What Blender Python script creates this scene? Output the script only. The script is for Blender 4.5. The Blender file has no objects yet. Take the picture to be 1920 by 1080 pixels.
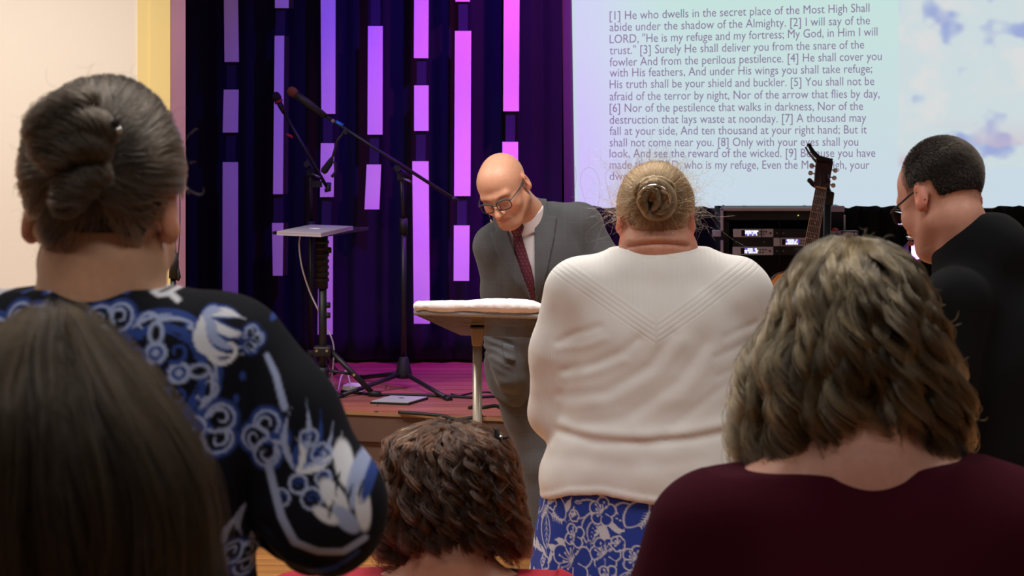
import bpy, bmesh, math, random
import numpy as np
from mathutils import Vector, Matrix

# ---------------------------------------------------------------- camera, world, lights, exposure
SC = bpy.context.scene
COL = SC.collection
FPX, HOR, CAMH = 3600.0, 220.0, 1.7           # focal length in pixels, horizon row, eye height

cam_d = bpy.data.cameras.new('camera')
cam_d.sensor_width = 36.0
cam_d.lens = FPX / 1920 * 36.0
cam_d.shift_y = -(540 - HOR) / 1920
cam_d.clip_start = 0.05
cam_d.dof.use_dof = True
cam_d.dof.focus_distance = 5.6
cam_d.dof.aperture_fstop = 10
cam = bpy.data.objects.new('camera', cam_d)
COL.objects.link(cam)
cam.location = (0, 0, CAMH)
cam.rotation_euler = (math.pi / 2, 0, 0)
SC.camera = cam

W = bpy.data.worlds.new('room_air')
SC.world = W
W.use_nodes = True
W.node_tree.nodes['Background'].inputs[0].default_value = (1.0, 0.95, 0.92, 1)
W.node_tree.nodes['Background'].inputs[1].default_value = 0.04


def area(name, loc, aim, size, energy, color, size_y=None, spread=None):
    d = bpy.data.lights.new(name, 'AREA')
    d.energy, d.color = energy, color
    d.shape = 'RECTANGLE' if size_y else 'SQUARE'
    d.size = size
    if size_y:
        d.size_y = size_y
    if spread:
        d.spread = math.radians(spread)
    o = bpy.data.objects.new(name, d)
    COL.objects.link(o)
    o.location = loc
    o.rotation_euler = (Vector(aim) - Vector(loc)).to_track_quat('-Z', 'Y').to_euler()
    return o


def spot(name, loc, aim, energy, color, angle, blend=0.6, radius=0.06):
    d = bpy.data.lights.new(name, 'SPOT')
    d.energy, d.color = energy, color
    d.spot_size, d.spot_blend, d.shadow_soft_size = math.radians(angle), blend, radius
    o = bpy.data.objects.new(name, d)
    COL.objects.link(o)
    o.location = loc
    o.rotation_euler = (Vector(aim) - Vector(loc)).to_track_quat('-Z', 'Y').to_euler()
    return o


WARM = (1.0, 0.95, 0.90)
for lx in (-2.1, 0.1, 2.3):                     # the hall's ceiling lamps over the congregation
    area('ceiling_lamp', (lx, 6.0 if lx < -1 else 5.6, 3.4), (lx, 6.0 if lx < -1 else 5.6, 0), 1.2, 74 if lx < -1 else 38, WARM, 0.6, 134 if lx < -1 else 102)
    area('ceiling_lamp', (lx, 3.1, 3.4), (lx, 3.1, 0), 1.2, 18, WARM, 0.6, 130)
    area('ceiling_lamp', (lx, 0.6, 3.4), (lx, 0.6, 0), 1.2, 11, WARM, 0.6, 130)
# coloured stage lamps above the platform
spot('stage_wash_magenta', (0.75, 7.5, 3.3), (0.0, 9.0, 1.85), 185, (1.0, 0.07, 0.55), 46, 1.0)
spot('stage_wash_violet', (0.1, 7.4, 3.3), (-0.2, 9.0, 1.75), 250, (0.12, 0.02, 1.0), 66, 1.0)
spot('stage_wash_dim', (-0.9, 7.4, 3.3), (-1.05, 9.0, 1.4), 19, (0.24, 0.05, 1.0), 62, 0.9)
spot('stage_wash_floor', (0.5, 7.9, 3.2), (-0.2, 8.65, 0.54), 260, (0.50, 0.02, 1.0), 42, 0.8)

spot('jamb_fill', (0.4, 7.62, 3.2), (-1.33, 7.68, 1.55), 60, (1.0, 0.66, 0.78), 40, 0.8)  # extra spot, added to bring the pink stage light onto the jamb

SC.view_settings.view_transform = 'Standard'
SC.view_settings.look = 'None'
SC.view_settings.exposure = 0.0
SC.view_settings.gamma = 1.0
SC.view_settings.use_curve_mapping = False
SC.cycles.use_denoising = True
SC.cycles.max_bounces = 6
SC.cycles.transparent_max_bounces = 8
SC.cycles_curves.shape = 'RIBBONS'
SC.cycles_curves.subdivisions = 2

RNG = np.random.default_rng(7)
random.seed(7)


# ---------------------------------------------------------------- placing
def P(px, py, s):
    """a photo pixel at a place where one metre spans s pixels"""
    return Vector(((px - 960) / s, FPX / s, CAMH - (py - HOR) / s))


def srgb(r, g, b):
    f = lambda c: c / 12.92 if c <= 0.04045 else ((c + 0.055) / 1.055) ** 2.4
    return (f(r / 255), f(g / 255), f(b / 255))


# ---------------------------------------------------------------- materials
MATS = {}


def mat(name, color=(.5, .5, .5), rough=.6, metal=0., spec=.5, emit=None, estr=1., sheen=0., bump=None, vary=None,
        attr=None, trans=0., ior=1.45, coat=0., alpha=1.0, sss=0.):
    """bump=(scale, strength, distance); vary=(scale, amount) noise on the colour; attr = a colour attribute"""
    if name in MATS:
        return MATS[name]
    m = bpy.data.materials.new(name)
    m.use_nodes = True
    nt = m.node_tree
    b = nt.nodes['Principled BSDF']
    b.inputs['Base Color'].default_value = (*color, 1)
    b.inputs['Roughness'].default_value = rough
    b.inputs['Metallic'].default_value = metal
    b.inputs['Specular IOR Level'].default_value = spec
    b.inputs['IOR'].default_value = ior
    b.inputs['Transmission Weight'].default_value = trans
    b.inputs['Coat Weight'].default_value = coat
    b.inputs['Sheen Weight'].default_value = sheen
    b.inputs['Alpha'].default_value = alpha
    if sss:
        b.inputs['Subsurface Weight'].default_value = sss
        b.inputs['Subsurface Radius'].default_value = (.01, .004, .002)
        b.inputs['Subsurface Scale'].default_value = 1.0
    if emit:
        b.inputs['Emission Color'].default_value = (*emit, 1)
        b.inputs['Emission Strength'].default_value = estr
    L = nt.links
    tc = None
    if bump or vary:
        tc = nt.nodes.new('ShaderNodeTexCoord')
    src = None
    if attr:
        a = nt.nodes.new('ShaderNodeAttribute')
        a.attribute_name = attr
        src = a.outputs['Color']
        L.new(src, b.inputs['Base Color'])
    if vary:
        n = nt.nodes.new('ShaderNodeTexNoise')
        n.inputs['Scale'].default_value = vary[0]
        n.inputs['Detail'].default_value = 4
        L.new(tc.outputs['Object'], n.inputs['Vector'])
        mr = nt.nodes.new('ShaderNodeMapRange')
        mr.inputs['From Min'].default_value, mr.inputs['From Max'].default_value = .3, .7
        mr.inputs['To Min'].default_value, mr.inputs['To Max'].default_value = 1 - vary[1], 1 + vary[1]
        L.new(n.outputs['Fac'], mr.inputs['Value'])
        mx = nt.nodes.new('ShaderNodeVectorMath')
        mx.operation = 'SCALE'
        if src:
            L.new(src, mx.inputs[0])
        else:
            mx.inputs[0].default_value = color
        L.new(mr.outputs[0], mx.inputs['Scale'])
        L.new(mx.outputs[0], b.inputs['Base Color'])
    if bump:
        n = nt.nodes.new('ShaderNodeTexNoise')
        n.inputs['Scale'].default_value = bump[0]
        n.inputs['Detail'].default_value = 3
        L.new(tc.outputs['Object'], n.inputs['Vector'])
        bp = nt.nodes.new('ShaderNodeBump')
        bp.inputs['Strength'].default_value = bump[1]
        bp.inputs['Distance'].default_value = bump[2]
        L.new(n.outputs['Fac'], bp.inputs['Height'])
        L.new(bp.outputs[0], b.inputs['Normal'])
    MATS[name] = m
    return m


def hair_mat(name, color, rough=.35, var=.25):
    if name in MATS:
        return MATS[name]
    m = bpy.data.materials.new(name)
    m.use_nodes = True
    nt = m.node_tree
    nt.nodes.remove(nt.nodes['Principled BSDF'])
    h = nt.nodes.new('ShaderNodeBsdfHairPrincipled')
    h.parametrization = 'COLOR'
    h.inputs['Roughness'].default_value = rough
    h.inputs['Radial Roughness'].default_value = .45
    h.inputs['Random Roughness'].default_value = .3
    a = nt.nodes.new('ShaderNodeAttribute')
    a.attribute_name = 'tint'
    mx = nt.nodes.new('ShaderNodeVectorMath')
    mx.operation = 'SCALE'
    mx.inputs[0].default_value = color
    nt.links.new(a.outputs['Fac'], mx.inputs['Scale'])
    nt.links.new(mx.outputs[0], h.inputs['Color'])
    nt.links.new(h.outputs[0], nt.nodes['Material Output'].inputs['Surface'])
    MATS[name] = m
    return m


# ---------------------------------------------------------------- objects, things, parts
def origin(o):
    v = Vector((0, 0, 0))
    while o is not None:
        v += o.location
        o = o.parent
    return v


def tag(o, label=None, cat=None, group=None, kind=None):
    if label:
        o['label'] = label
    if cat:
        o['category'] = cat
    if group:
        o['group'] = group
    if kind:
        o['kind'] = kind
    return o


def thing(name, loc, label, cat, group=None):
    o = bpy.data.objects.new(name, None)
    o.empty_display_size = .05
    COL.objects.link(o)
    o.location = loc
    return tag(o, label, cat, group)


def link(name, me, material, parent=None, at=None):
    """me holds world coordinates; the object's origin goes to its parent's, or to at"""
    o = bpy.data.objects.new(name, me)
    COL.objects.link(o)
    off = origin(parent) if parent else Vector(at if at is not None else (0, 0, 0))
    if off.length > 0:
        me.transform(Matrix.Translation(-off))
    if parent:
        o.parent = parent
    else:
        o.location = off
    if material:
        me.materials.append(material)
    return o


class MB:
    """collects shapes in world coordinates; build() links them as one mesh object"""

    def __init__(s):
        s.bm = bmesh.new()

    def box(s, c, size, R=None, bevel=0.):
        M = Matrix.Translation(Vector(c)) @ (R.to_4x4() if R else Matrix()) @ Matrix.Diagonal((*size, 1))
        r = bmesh.ops.create_cube(s.bm, size=1, matrix=M)
        if bevel:
            es = list({e for v in r['verts'] for e in v.link_edges})
            bmesh.ops.bevel(s.bm, geom=es, offset=bevel, segments=2, affect='EDGES', profile=.5)
        return s

    def hexa(s, bottom, top):
        """solid between two polygons with the same corner count"""
        n = len(bottom)
        vb = [s.bm.verts.new(p) for p in bottom]
        vt = [s.bm.verts.new(p) for p in top]
        fs = [s.bm.faces.new(vb[::-1]), s.bm.faces.new(vt)]
        for i in range(n):
            fs.append(s.bm.faces.new((vb[i], vb[(i + 1) % n], vt[(i + 1) % n], vt[i])))
        bmesh.ops.recalc_face_normals(s.bm, faces=fs)
        return s

    def tube(s, pts, r, seg=10, caps=True, closed=False):
        pts = [Vector(p) for p in pts]
        rr = list(r) if hasattr(r, '__len__') else [r] * len(pts)
        n = len(pts)
        rings = []
        up = None
        for i in range(n):
            if closed:
                d = pts[(i + 1) % n] - pts[i - 1]
            else:
                d = pts[min(i + 1, n - 1)] - pts[max(i - 1, 0)]
            d.normalize()
            if up is None:
                up = Vector((0, 0, 1)) if abs(d.z) < .9 else Vector((1, 0, 0))
            u = (up - d * up.dot(d))
            if u.length < 1e-5:
                u = d.orthogonal()
            u.normalize()
            w = d.cross(u)
            up = u
            rings.append([s.bm.verts.new(pts[i] + (u * math.cos(a) + w * math.sin(a)) * rr[i])
                          for a in (2 * math.pi * k / seg for k in range(seg))])
        m = n if closed else n - 1
        for i in range(m):
            a, b = rings[i], rings[(i + 1) % n]
            for k in range(seg):
                f = s.bm.faces.new((a[k], a[(k + 1) % seg], b[(k + 1) % seg], b[k]))
                f.smooth = True
        if caps and not closed:
            s.bm.faces.new(rings[0][::-1])
            s.bm.faces.new(rings[-1])
        return s

    def lathe(s, c, prof, axis='Z', seg=24, R=None):
        """prof = [(radius, height)]"""
        c = Vector(c)
        rings = []
        for (r, h) in prof:
            ring = []
            for k in range(seg):
                a = 2 * math.pi * k / seg
                v = Vector((r * math.cos(a), r * math.sin(a), h))
                if R:
                    v = R @ v
                ring.append(s.bm.verts.new(c + v))
            rings.append(ring)
        for a, b in zip(rings, rings[1:]):
            for k in range(seg):
                f = s.bm.faces.new((a[k], a[(k + 1) % seg], b[(k + 1) % seg], b[k]))
                f.smooth = True
        s.bm.faces.new(rings[0][::-1])
        s.bm.faces.new(rings[-1])
        return s

    def poly(s, pts, thick, normal):
        """flat outline extruded along normal by thick (centred)"""
        n = Vector(normal).normalized() * thick / 2
        return s.hexa([Vector(p) - n for p in pts], [Vector(p) + n for p in pts])

    def grid(s, f, nu, nv, closed_u=False):
        V = [[s.bm.verts.new(f(i / nu, j / nv)) for j in range(nv + 1)] for i in range(nu if closed_u else nu + 1)]
        for i in range(nu):
            a, b = V[i], V[(i + 1) % len(V)]
            for j in range(nv):
                q = s.bm.faces.new((a[j], b[j], b[j + 1], a[j + 1]))
                q.smooth = True
        return s

    def build(s, name, material, parent=None, at=None, smooth=None):
        bmesh.ops.recalc_face_normals(s.bm, faces=s.bm.faces)
        me = bpy.data.meshes.new(name)
        s.bm.to_mesh(me)
        s.bm.free()
        if smooth is not None:
            me.polygons.foreach_set('use_smooth', [smooth] * len(me.polygons))
        return link(name, me, material, parent, at)


def fast_mesh(name, V, Q, cols=None, colname='col'):
    V = np.ascontiguousarray(V, np.float32)
    Q = np.ascontiguousarray(Q, np.int32)
    me = bpy.data.meshes.new(name)
    k = Q.shape[1]
    me.vertices.add(len(V))
    me.vertices.foreach_set('co', V.ravel())
    me.loops.add(Q.size)
    me.loops.foreach_set('vertex_index', Q.ravel())
    me.polygons.add(len(Q))
    me.polygons.foreach_set('loop_start', np.arange(0, Q.size, k, dtype=np.int32))
    me.polygons.foreach_set('use_smooth', np.ones(len(Q), bool))
    me.update(calc_edges=True)
    me.validate()
    if cols is not None:
        a = me.color_attributes.new(colname, 'FLOAT_COLOR', 'POINT')
        c = np.ones((len(V), 4), np.float32)
        c[:, :3] = cols
        a.data.foreach_set('color', c.ravel())
    return me


# ---------------------------------------------------------------- rotations
def Rx(d): return Matrix.Rotation(math.radians(d), 3, 'X')
def Ry(d): return Matrix.Rotation(math.radians(d), 3, 'Y')
def Rz(d): return Matrix.Rotation(math.radians(d), 3, 'Z')


# ---------------------------------------------------------------- smooth solids (distance fields -> one continuous quad mesh)
def vnoise(p, seed=0):
    """value noise on (...,3) points, about -1..1"""
    i = np.floor(p).astype(np.int64)
    f = p - i
    u = f * f * (3 - 2 * f)

    def h(a, b, c):
        n = (a * 374761393 + b * 668265263 + c * 2147483647 + seed * 974711) & 0xffffffff
        n = ((n ^ (n >> 13)) * 1274126177) & 0xffffffff
        return ((n ^ (n >> 16)) & 0xffff) / 32767.5 - 1
    x, y, z = i[..., 0], i[..., 1], i[..., 2]
    r = 0
    for dx in (0, 1):
        for dy in (0, 1):
            for dz in (0, 1):
                w = (u[..., 0] if dx else 1 - u[..., 0]) * (u[..., 1] if dy else 1 - u[..., 1]) * (u[..., 2] if dz else 1 - u[..., 2])
                r = r + w * h(x + dx, y + dy, z + dz)
    return r


def axis(lo, hi, h, zones=()):
    """coordinates from lo to hi with step h, finer inside zones (a, b, step)"""
    out = [lo]
    while out[-1] < hi:
        st = h
        for a, b, q in zones:
            if a - h <= out[-1] <= b:
                st = min(st, q)
        out.append(out[-1] + st)
    return np.array(out)


class Solid:
    def __init__(s):
        s.pr = []
        s.R, s.t = Matrix.Identity(3), Vector((0, 0, 0))

    def frame(s, R=None, t=(0, 0, 0)):
        s.R, s.t = (R.copy() if R else Matrix.Identity(3)), Vector(t)
        return s

    def ell(s, c, r, op='u', k=.03, rot=None):
        R = s.R @ rot if rot else s.R
        s.pr.append(('e', np.array(R), np.array(s.R @ Vector(c) + s.t), np.array(r, float), op, k))
        return s

    def cap(s, a, b, ra, rb=None, op='u', k=.03, flat=None):
        rb = ra if rb is None else rb
        s.pr.append(('c', np.array(s.R @ Vector(a) + s.t), np.array(s.R @ Vector(b) + s.t), (ra, rb), op, k))
        return s

    def chain(s, pts, rs, op='u', k=.03):
        for i in range(len(pts) - 1):
            s.cap(pts[i], pts[i + 1], rs[i], rs[i + 1], op, k)
        return s

    def bounds(s):
        lo, hi = np.full(3, 9e9), np.full(3, -9e9)
        for p in s.pr:
            if p[4] != 'u':
                continue
            a, b = s.box(p)
            lo, hi = np.minimum(lo, a), np.maximum(hi, b)
        return lo, hi

    @staticmethod
    def box(p):
        if p[0] == 'e':
            e = np.abs(p[1]) @ p[3]
            return p[2] - e, p[2] + e
        r = max(p[3])
        return np.minimum(p[1], p[2]) - r, np.maximum(p[1], p[2]) + r

    def field(s, xs, ys, zs):
        F = np.full((len(xs), len(ys), len(zs)), .08, np.float32)
        for p in s.pr:
            lo, hi = s.box(p)
            m = p[5] + .03
            sl = []
            for q, (a, b) in zip((xs, ys, zs), zip(lo - m, hi + m)):
                i, j = np.searchsorted(q, a), np.searchsorted(q, b)
                sl.append(slice(i, j))
            if any(q.start >= q.stop for q in sl):
                continue
            x = xs[sl[0]][:, None, None].astype(np.float32)
            y = ys[sl[1]][None, :, None].astype(np.float32)
            z = zs[sl[2]][None, None, :].astype(np.float32)
            if p[0] == 'e':
                R, t, r = p[1], p[2], p[3]
                x, y, z = x - t[0], y - t[1], z - t[2]
                q = [(R[0, i] * x + R[1, i] * y + R[2, i] * z) / r[i] for i in range(3)]
                k0 = np.sqrt(q[0] ** 2 + q[1] ** 2 + q[2] ** 2) + 1e-6
                k1 = np.sqrt((q[0] / r[0]) ** 2 + (q[1] / r[1]) ** 2 + (q[2] / r[2]) ** 2) + 1e-6
                d = k0 * (k0 - 1) / k1
            else:
                a, b, (ra, rb) = p[1], p[2], p[3]
                ab = b - a
                L2 = float(ab @ ab) + 1e-9
                x, y, z = x - a[0], y - a[1], z - a[2]
                h = np.clip((x * ab[0] + y * ab[1] + z * ab[2]) / L2, 0, 1)
                d = np.sqrt((x - ab[0] * h) ** 2 + (y - ab[1] * h) ** 2 + (z - ab[2] * h) ** 2) - (ra + (rb - ra) * h)
            G = F[sl[0], sl[1], sl[2]]
            k = max(p[5], 1e-4)
            if p[4] == 'u':
                h = np.maximum(k - np.abs(G - d), 0) / k
                G[...] = np.minimum(G, d) - h * h * k * .25
            else:
                d = -d
                h = np.maximum(k - np.abs(G - d), 0) / k
                G[...] = np.maximum(G, d) + h * h * k * .25
        return F


def near_points(F, xs, ys, zs, band=.04):
    idx = np.nonzero(np.abs(F) < band)
    return idx, np.stack([xs[idx[0]], ys[idx[1]], zs[idx[2]]], -1)


def surfnet(F, xs, ys, zs, relax=2):
    S = F < 0
    n = np.array(F.shape)
    cnt = np.zeros(n - 1, np.int8)
    for i in (0, 1):
        for j in (0, 1):
            for k in (0, 1):
                cnt += S[i:n[0] - 1 + i, j:n[1] - 1 + j, k:n[2] - 1 + k]
    mixed = (cnt > 0) & (cnt < 8)
    ci = np.argwhere(mixed)
    idx = np.full(mixed.shape, -1, np.int64)
    idx[mixed] = np.arange(len(ci))
    acc, num = np.zeros((len(ci), 3)), np.zeros(len(ci))
    cs = [(i, j, k) for i in (0, 1) for j in (0, 1) for k in (0, 1)]
    for a in cs:
        for b in cs:
            if sum(b) - sum(a) == 1 and sum(abs(p - q) for p, q in zip(a, b)) == 1:
                fa = F[ci[:, 0] + a[0], ci[:, 1] + a[1], ci[:, 2] + a[2]].astype(float)
                fb = F[ci[:, 0] + b[0], ci[:, 1] + b[1], ci[:, 2] + b[2]].astype(float)
                c = (fa < 0) != (fb < 0)
                t = np.where(c, fa / np.where(c, fa - fb, 1), 0)
                p = ci + np.array(a) + (np.array(b) - np.array(a)) * t[:, None]
                acc[c] += p[c]
                num[c] += 1
    pos = acc / num[:, None]
    V = np.stack([np.interp(pos[:, i], np.arange(len(q)), q) for i, q in enumerate((xs, ys, zs))], -1)
    Q = []
    for ax in range(3):
        sl0 = [slice(None)] * 3
        sl1 = [slice(None)] * 3
        sl0[ax], sl1[ax] = slice(0, -1), slice(1, None)
        A, B = S[tuple(sl0)], S[tuple(sl1)]
        e = np.argwhere(A != B)
        o1, o2 = (ax + 1) % 3, (ax + 2) % 3
        e = e[(e[:, o1] > 0) & (e[:, o2] > 0) & (e[:, o1] < n[o1] - 1) & (e[:, o2] < n[o2] - 1)]
        inside = A[e[:, 0], e[:, 1], e[:, 2]]

        def cell(d1, d2):
            c = e.copy()
            c[:, o1] -= d1
            c[:, o2] -= d2
            return idx[c[:, 0], c[:, 1], c[:, 2]]
        q = np.stack([cell(1, 1), cell(0, 1), cell(0, 0), cell(1, 0)], -1)
        q[~inside] = q[~inside][:, ::-1]
        Q.append(q)
    Q = np.concatenate(Q)
    for _ in range(relax):
        acc, num = np.zeros_like(V), np.zeros(len(V))
        for a in range(4):
            i, j = Q[:, a], Q[:, (a + 1) % 4]
            for d in range(3):
                acc[:, d] += np.bincount(i, V[j, d], len(V)) + np.bincount(j, V[i, d], len(V))
            num += np.bincount(i, minlength=len(V)) + np.bincount(j, minlength=len(V))
        V = V + .5 * (acc / np.maximum(num, 1)[:, None] - V)
    return V, Q


def axes_for(solid, h, zones=((), (), ()), pad=.03):
    lo, hi = solid.bounds()
    return [axis(lo[i] - pad, hi[i] + pad, h, zones[i]) for i in range(3)]


def solid_obj(name, solid, h, material, parent=None, at=None, zones=((), (), ()), disp=None, cut=None, color=None, relax=2):
    xs, ys, zs = axes_for(solid, h, zones)
    F = solid.field(xs, ys, zs)
    if disp or cut:
        idx, pts = near_points(F, xs, ys, zs)
        f = F[idx]
        if disp:
            f = f + disp(pts)
        if cut:
            f = np.maximum(f, cut(pts))
        F[idx] = f
        if cut:                                  # deep inside points must obey the cut too
            idx = np.nonzero(F < -.039)
            pts = np.stack([xs[idx[0]], ys[idx[1]], zs[idx[2]]], -1)
            F[idx] = np.maximum(F[idx], cut(pts))
    V, Q = surfnet(F, xs, ys, zs, relax)
    me = fast_mesh(name, V, Q, color(V) if color else None)
    return link(name, me, material, parent, at)


# ---------------------------------------------------------------- strands
def strands(name, pts, r0, r1, material, parent, tint=None):
    """pts (N,K,3) in world coordinates"""
    N, K, _ = pts.shape
    cu = bpy.data.hair_curves.new(name)
    cu.add_curves([K] * N)
    off = np.array(origin(parent))
    cu.position_data.foreach_set('vector', np.ascontiguousarray(pts - off, np.float32).ravel())
    a = cu.attributes.new('radius', 'FLOAT', 'POINT')
    t = np.linspace(0, 1, K)
    prof = r0 + (r1 - r0) * t ** 1.5
    a.data.foreach_set('value', np.tile(prof, N).astype(np.float32))
    a = cu.attributes.new('tint', 'FLOAT', 'CURVE')
    if tint is None:
        tint = RNG.uniform(.7, 1.3, N)
    a.data.foreach_set('value', np.asarray(tint, np.float32))
    o = bpy.data.objects.new(name, cu)
    COL.objects.link(o)
    o.parent = parent
    o['kind'] = 'stuff'
    cu.materials.append(material)
    return o
# ---------------------------------------------------------------- procedural surfaces of the room
def wood_mat(name, c1, c2, plank, rough, axis_long='X'):
    m = mat(name, c1, rough)
    nt, L = m.node_tree, m.node_tree.links
    b = nt.nodes['Principled BSDF']
    tc = nt.nodes.new('ShaderNodeTexCoord')
    mp = nt.nodes.new('ShaderNodeMapping')
    mp.inputs['Scale'].default_value = (1.2, 22, 22) if axis_long == 'X' else (22, 1.2, 22)
    L.new(tc.outputs['Object'], mp.inputs[0])
    n = nt.nodes.new('ShaderNodeTexNoise')
    n.inputs['Scale'].default_value = 1.6
    n.inputs['Detail'].default_value = 6
    L.new(mp.outputs[0], n.inputs['Vector'])
    br = nt.nodes.new('ShaderNodeTexBrick')
    br.inputs['Scale'].default_value = 1
    br.inputs['Brick Width'].default_value = plank * 9
    br.inputs['Row Height'].default_value = plank
    br.inputs['Mortar Size'].default_value = .0025
    br.inputs['Color1'].default_value = (.75, .75, .75, 1)
    br.inputs['Color2'].default_value = (1.1, 1.1, 1.1, 1)
    br.inputs['Mortar'].default_value = (.3, .3, .3, 1)
    L.new(tc.outputs['Object'], br.inputs['Vector'])
    cr = nt.nodes.new('ShaderNodeValToRGB')
    cr.color_ramp.elements[0].position, cr.color_ramp.elements[1].position = .3, .7
    cr.color_ramp.elements[0].color = (*c1, 1)
    cr.color_ramp.elements[1].color = (*c2, 1)
    L.new(n.outputs['Fac'], cr.inputs[0])
    mx = nt.nodes.new('ShaderNodeVectorMath')
    mx.operation = 'MULTIPLY'
    L.new(cr.outputs[0], mx.inputs[0])
    L.new(br.outputs['Color'], mx.inputs[1])
    L.new(mx.outputs[0], b.inputs['Base Color'])
    return m


M_wall = mat('wall_paint', srgb(243, 232, 216), .8, bump=(60, .1, .002))
M_yellow = mat('yellow_paint', srgb(246, 222, 150), .7)
M_jamb = mat('jamb_pink_lit', srgb(240, 205, 214), .8)  # pale jamb with the pink stage light put into its colour
M_floor = wood_mat('floor_wood', srgb(170, 112, 58), srgb(200, 140, 80), .09, .4, 'X')
M_stage = wood_mat('stage_wood', srgb(150, 84, 72), srgb(188, 116, 98), .12, .38, 'X')
M_fascia = mat('fascia_brown', srgb(88, 66, 58), .55, vary=(9, .12))
M_lip = mat('stage_lip', srgb(148, 112, 82), .5)
M_curtain = mat('curtain_cloth', (.0016, .0030, .0135), .9, sheen=.05, bump=(500, .2, .001))
M_drape = mat('black_drape_cloth', (.006, .006, .008), .95)
M_black = mat('black_metal', (.012, .012, .013), .45)
M_blackmat = mat('black_plastic', (.010, .010, .011), .6)
M_foam = mat('black_foam', (.012, .011, .011), .95)
M_grey = mat('grey_metal', (.25, .25, .26), .35, .8)
M_alu = mat('aluminium', (.62, .60, .60), .4, .3)
M_chrome = mat('chrome', (.75, .75, .76), .18, 1.0)
M_white = mat('white_plastic', srgb(225, 222, 220), .5)
M_cable = mat('black_rubber', (.010, .010, .011), .55)


def structure(o):
    o['kind'] = 'structure'
    return o


def slab(name, x0, x1, y0, y1, z0, z1, m):
    return structure(MB().box(((x0 + x1) / 2, (y0 + y1) / 2, (z0 + z1) / 2), (x1 - x0, y1 - y0, z1 - z0)).build(name, m))


ZST = .544                                       # top of the platform
slab('floor', -4.5, 4.5, -3.0, 11.0, -.1, 0, M_floor)
slab('wall_left', -4.5, -1.4625, 7.5, 7.84, 0, 3.6, M_wall)
slab('wall_jamb', -1.4625, -1.333, 7.505, 7.84, 0, 3.6, M_jamb)
slab('trim_1', -1.412, -1.3335, 7.487, 7.505, 0, 3.6, M_yellow)
slab('trim_2', -1.4625, -1.412, 7.494, 7.505, 0, 3.6, M_yellow)
slab('wall_back', -4.5, 4.5, 9.75, 9.9, 0, 3.6, M_drape)
slab('wall_right', 3.2, 3.35, 6.5, 9.75, 0, 3.6, M_wall)
# the platform: its front edge runs a little askew, then straight
front = [(-1.333, 7.80), (.30, 7.34), (3.2, 7.34)]
pl = [(3.2, 9.75), (-1.333, 9.75)]
poly = front + pl
structure(MB().hexa([(x, y, 0) for x, y in poly], [(x, y, ZST - .022) for x, y in poly]).build('stage_base', M_fascia))
ov = [(-1.333, 7.785), (.30, 7.325), (3.2, 7.325)] + pl
structure(MB().hexa([(x, y, ZST - .022) for x, y in ov], [(x, y, ZST) for x, y in ov]).build('stage_floor', M_stage))
lip = MB()
fas = MB()
for (a, b) in zip(ov[:2], ov[1:3]):
    a, b = Vector((*a, 0)), Vector((*b, 0))
    d = (b - a).normalized()
    n = Vector((d.y, -d.x, 0))
    R = Matrix((d, -n, (0, 0, 1))).transposed()
    mid, ln = (a + b) / 2, (b - a).length
    lip.box(mid + n * .004 + Vector((0, 0, ZST - .012)), (ln, .008, .012), R)
    fas.box(mid - n * .006 + Vector((0, 0, .478)), (ln, .014, .112), R)
lip.build('trim_3', M_lip)['kind'] = 'structure'
fas.build('trim_4', M_fascia)['kind'] = 'structure'


# ---------------------------------------------------------------- curtains
def pleats(name, x0, x1, y, z0, z1, m, lam=.135, amp=.024, n=None, ztop=None, label=None, cat='curtain'):
    nu = n or int((x1 - x0) / .012)
    rg = np.random.default_rng(int(abs(x0) * 1000) + 5)
    ph = rg.uniform(0, 6.28, 8)

    def f(u, v):
        x = x0 + (x1 - x0) * u
        top = ztop(x) if ztop else z1
        z = z0 + (top - z0) * v
        k = 2 * math.pi / lam
        w = math.sin(k * x + .9 * math.sin(2.3 * x + ph[0]) + ph[1]) + .35 * math.sin(1.9 * k * x + ph[2] + .4 * z)
        lowf = .25 * math.sin(.37 * k * x + ph[3] + .7 * z)
        return (x, y + amp * (w * (.75 + .15 * math.sin(3 * x + z)) + lowf), z)
    o = MB().grid(f, nu, 24).build(name, m)
    md = o.modifiers.new('thickness', 'SOLIDIFY')
    md.thickness = .004
    if label:
        tag(o, label, cat)
    return o


pleats('stage_curtain', -1.9, .235, 9.04, .56, 3.35, M_curtain,
       label='long dark navy pleated curtain behind the hanging strips at the back of the stage')
pleats('wall_curtain', .2, 3.2, 9.45, .56, 3.35, M_curtain,
       label='dark curtain panel hanging behind the projection screen')
rgd = np.random.default_rng(3)
rag = np.interp(np.linspace(0, 1, 400), np.linspace(0, 1, 90), rgd.uniform(-.012, .012, 90))
pleats('black_drape', .31, 3.2, 9.06, .56, 1.28, M_drape, lam=.09, amp=.02,
       ztop=lambda x: CAMH - (388.5 - HOR) / 397.5 + rag[int((x - .31) / 2.9 * 399)],
       label='low black drape with ragged top edge hung under the projection screen', cat='drape')

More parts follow.
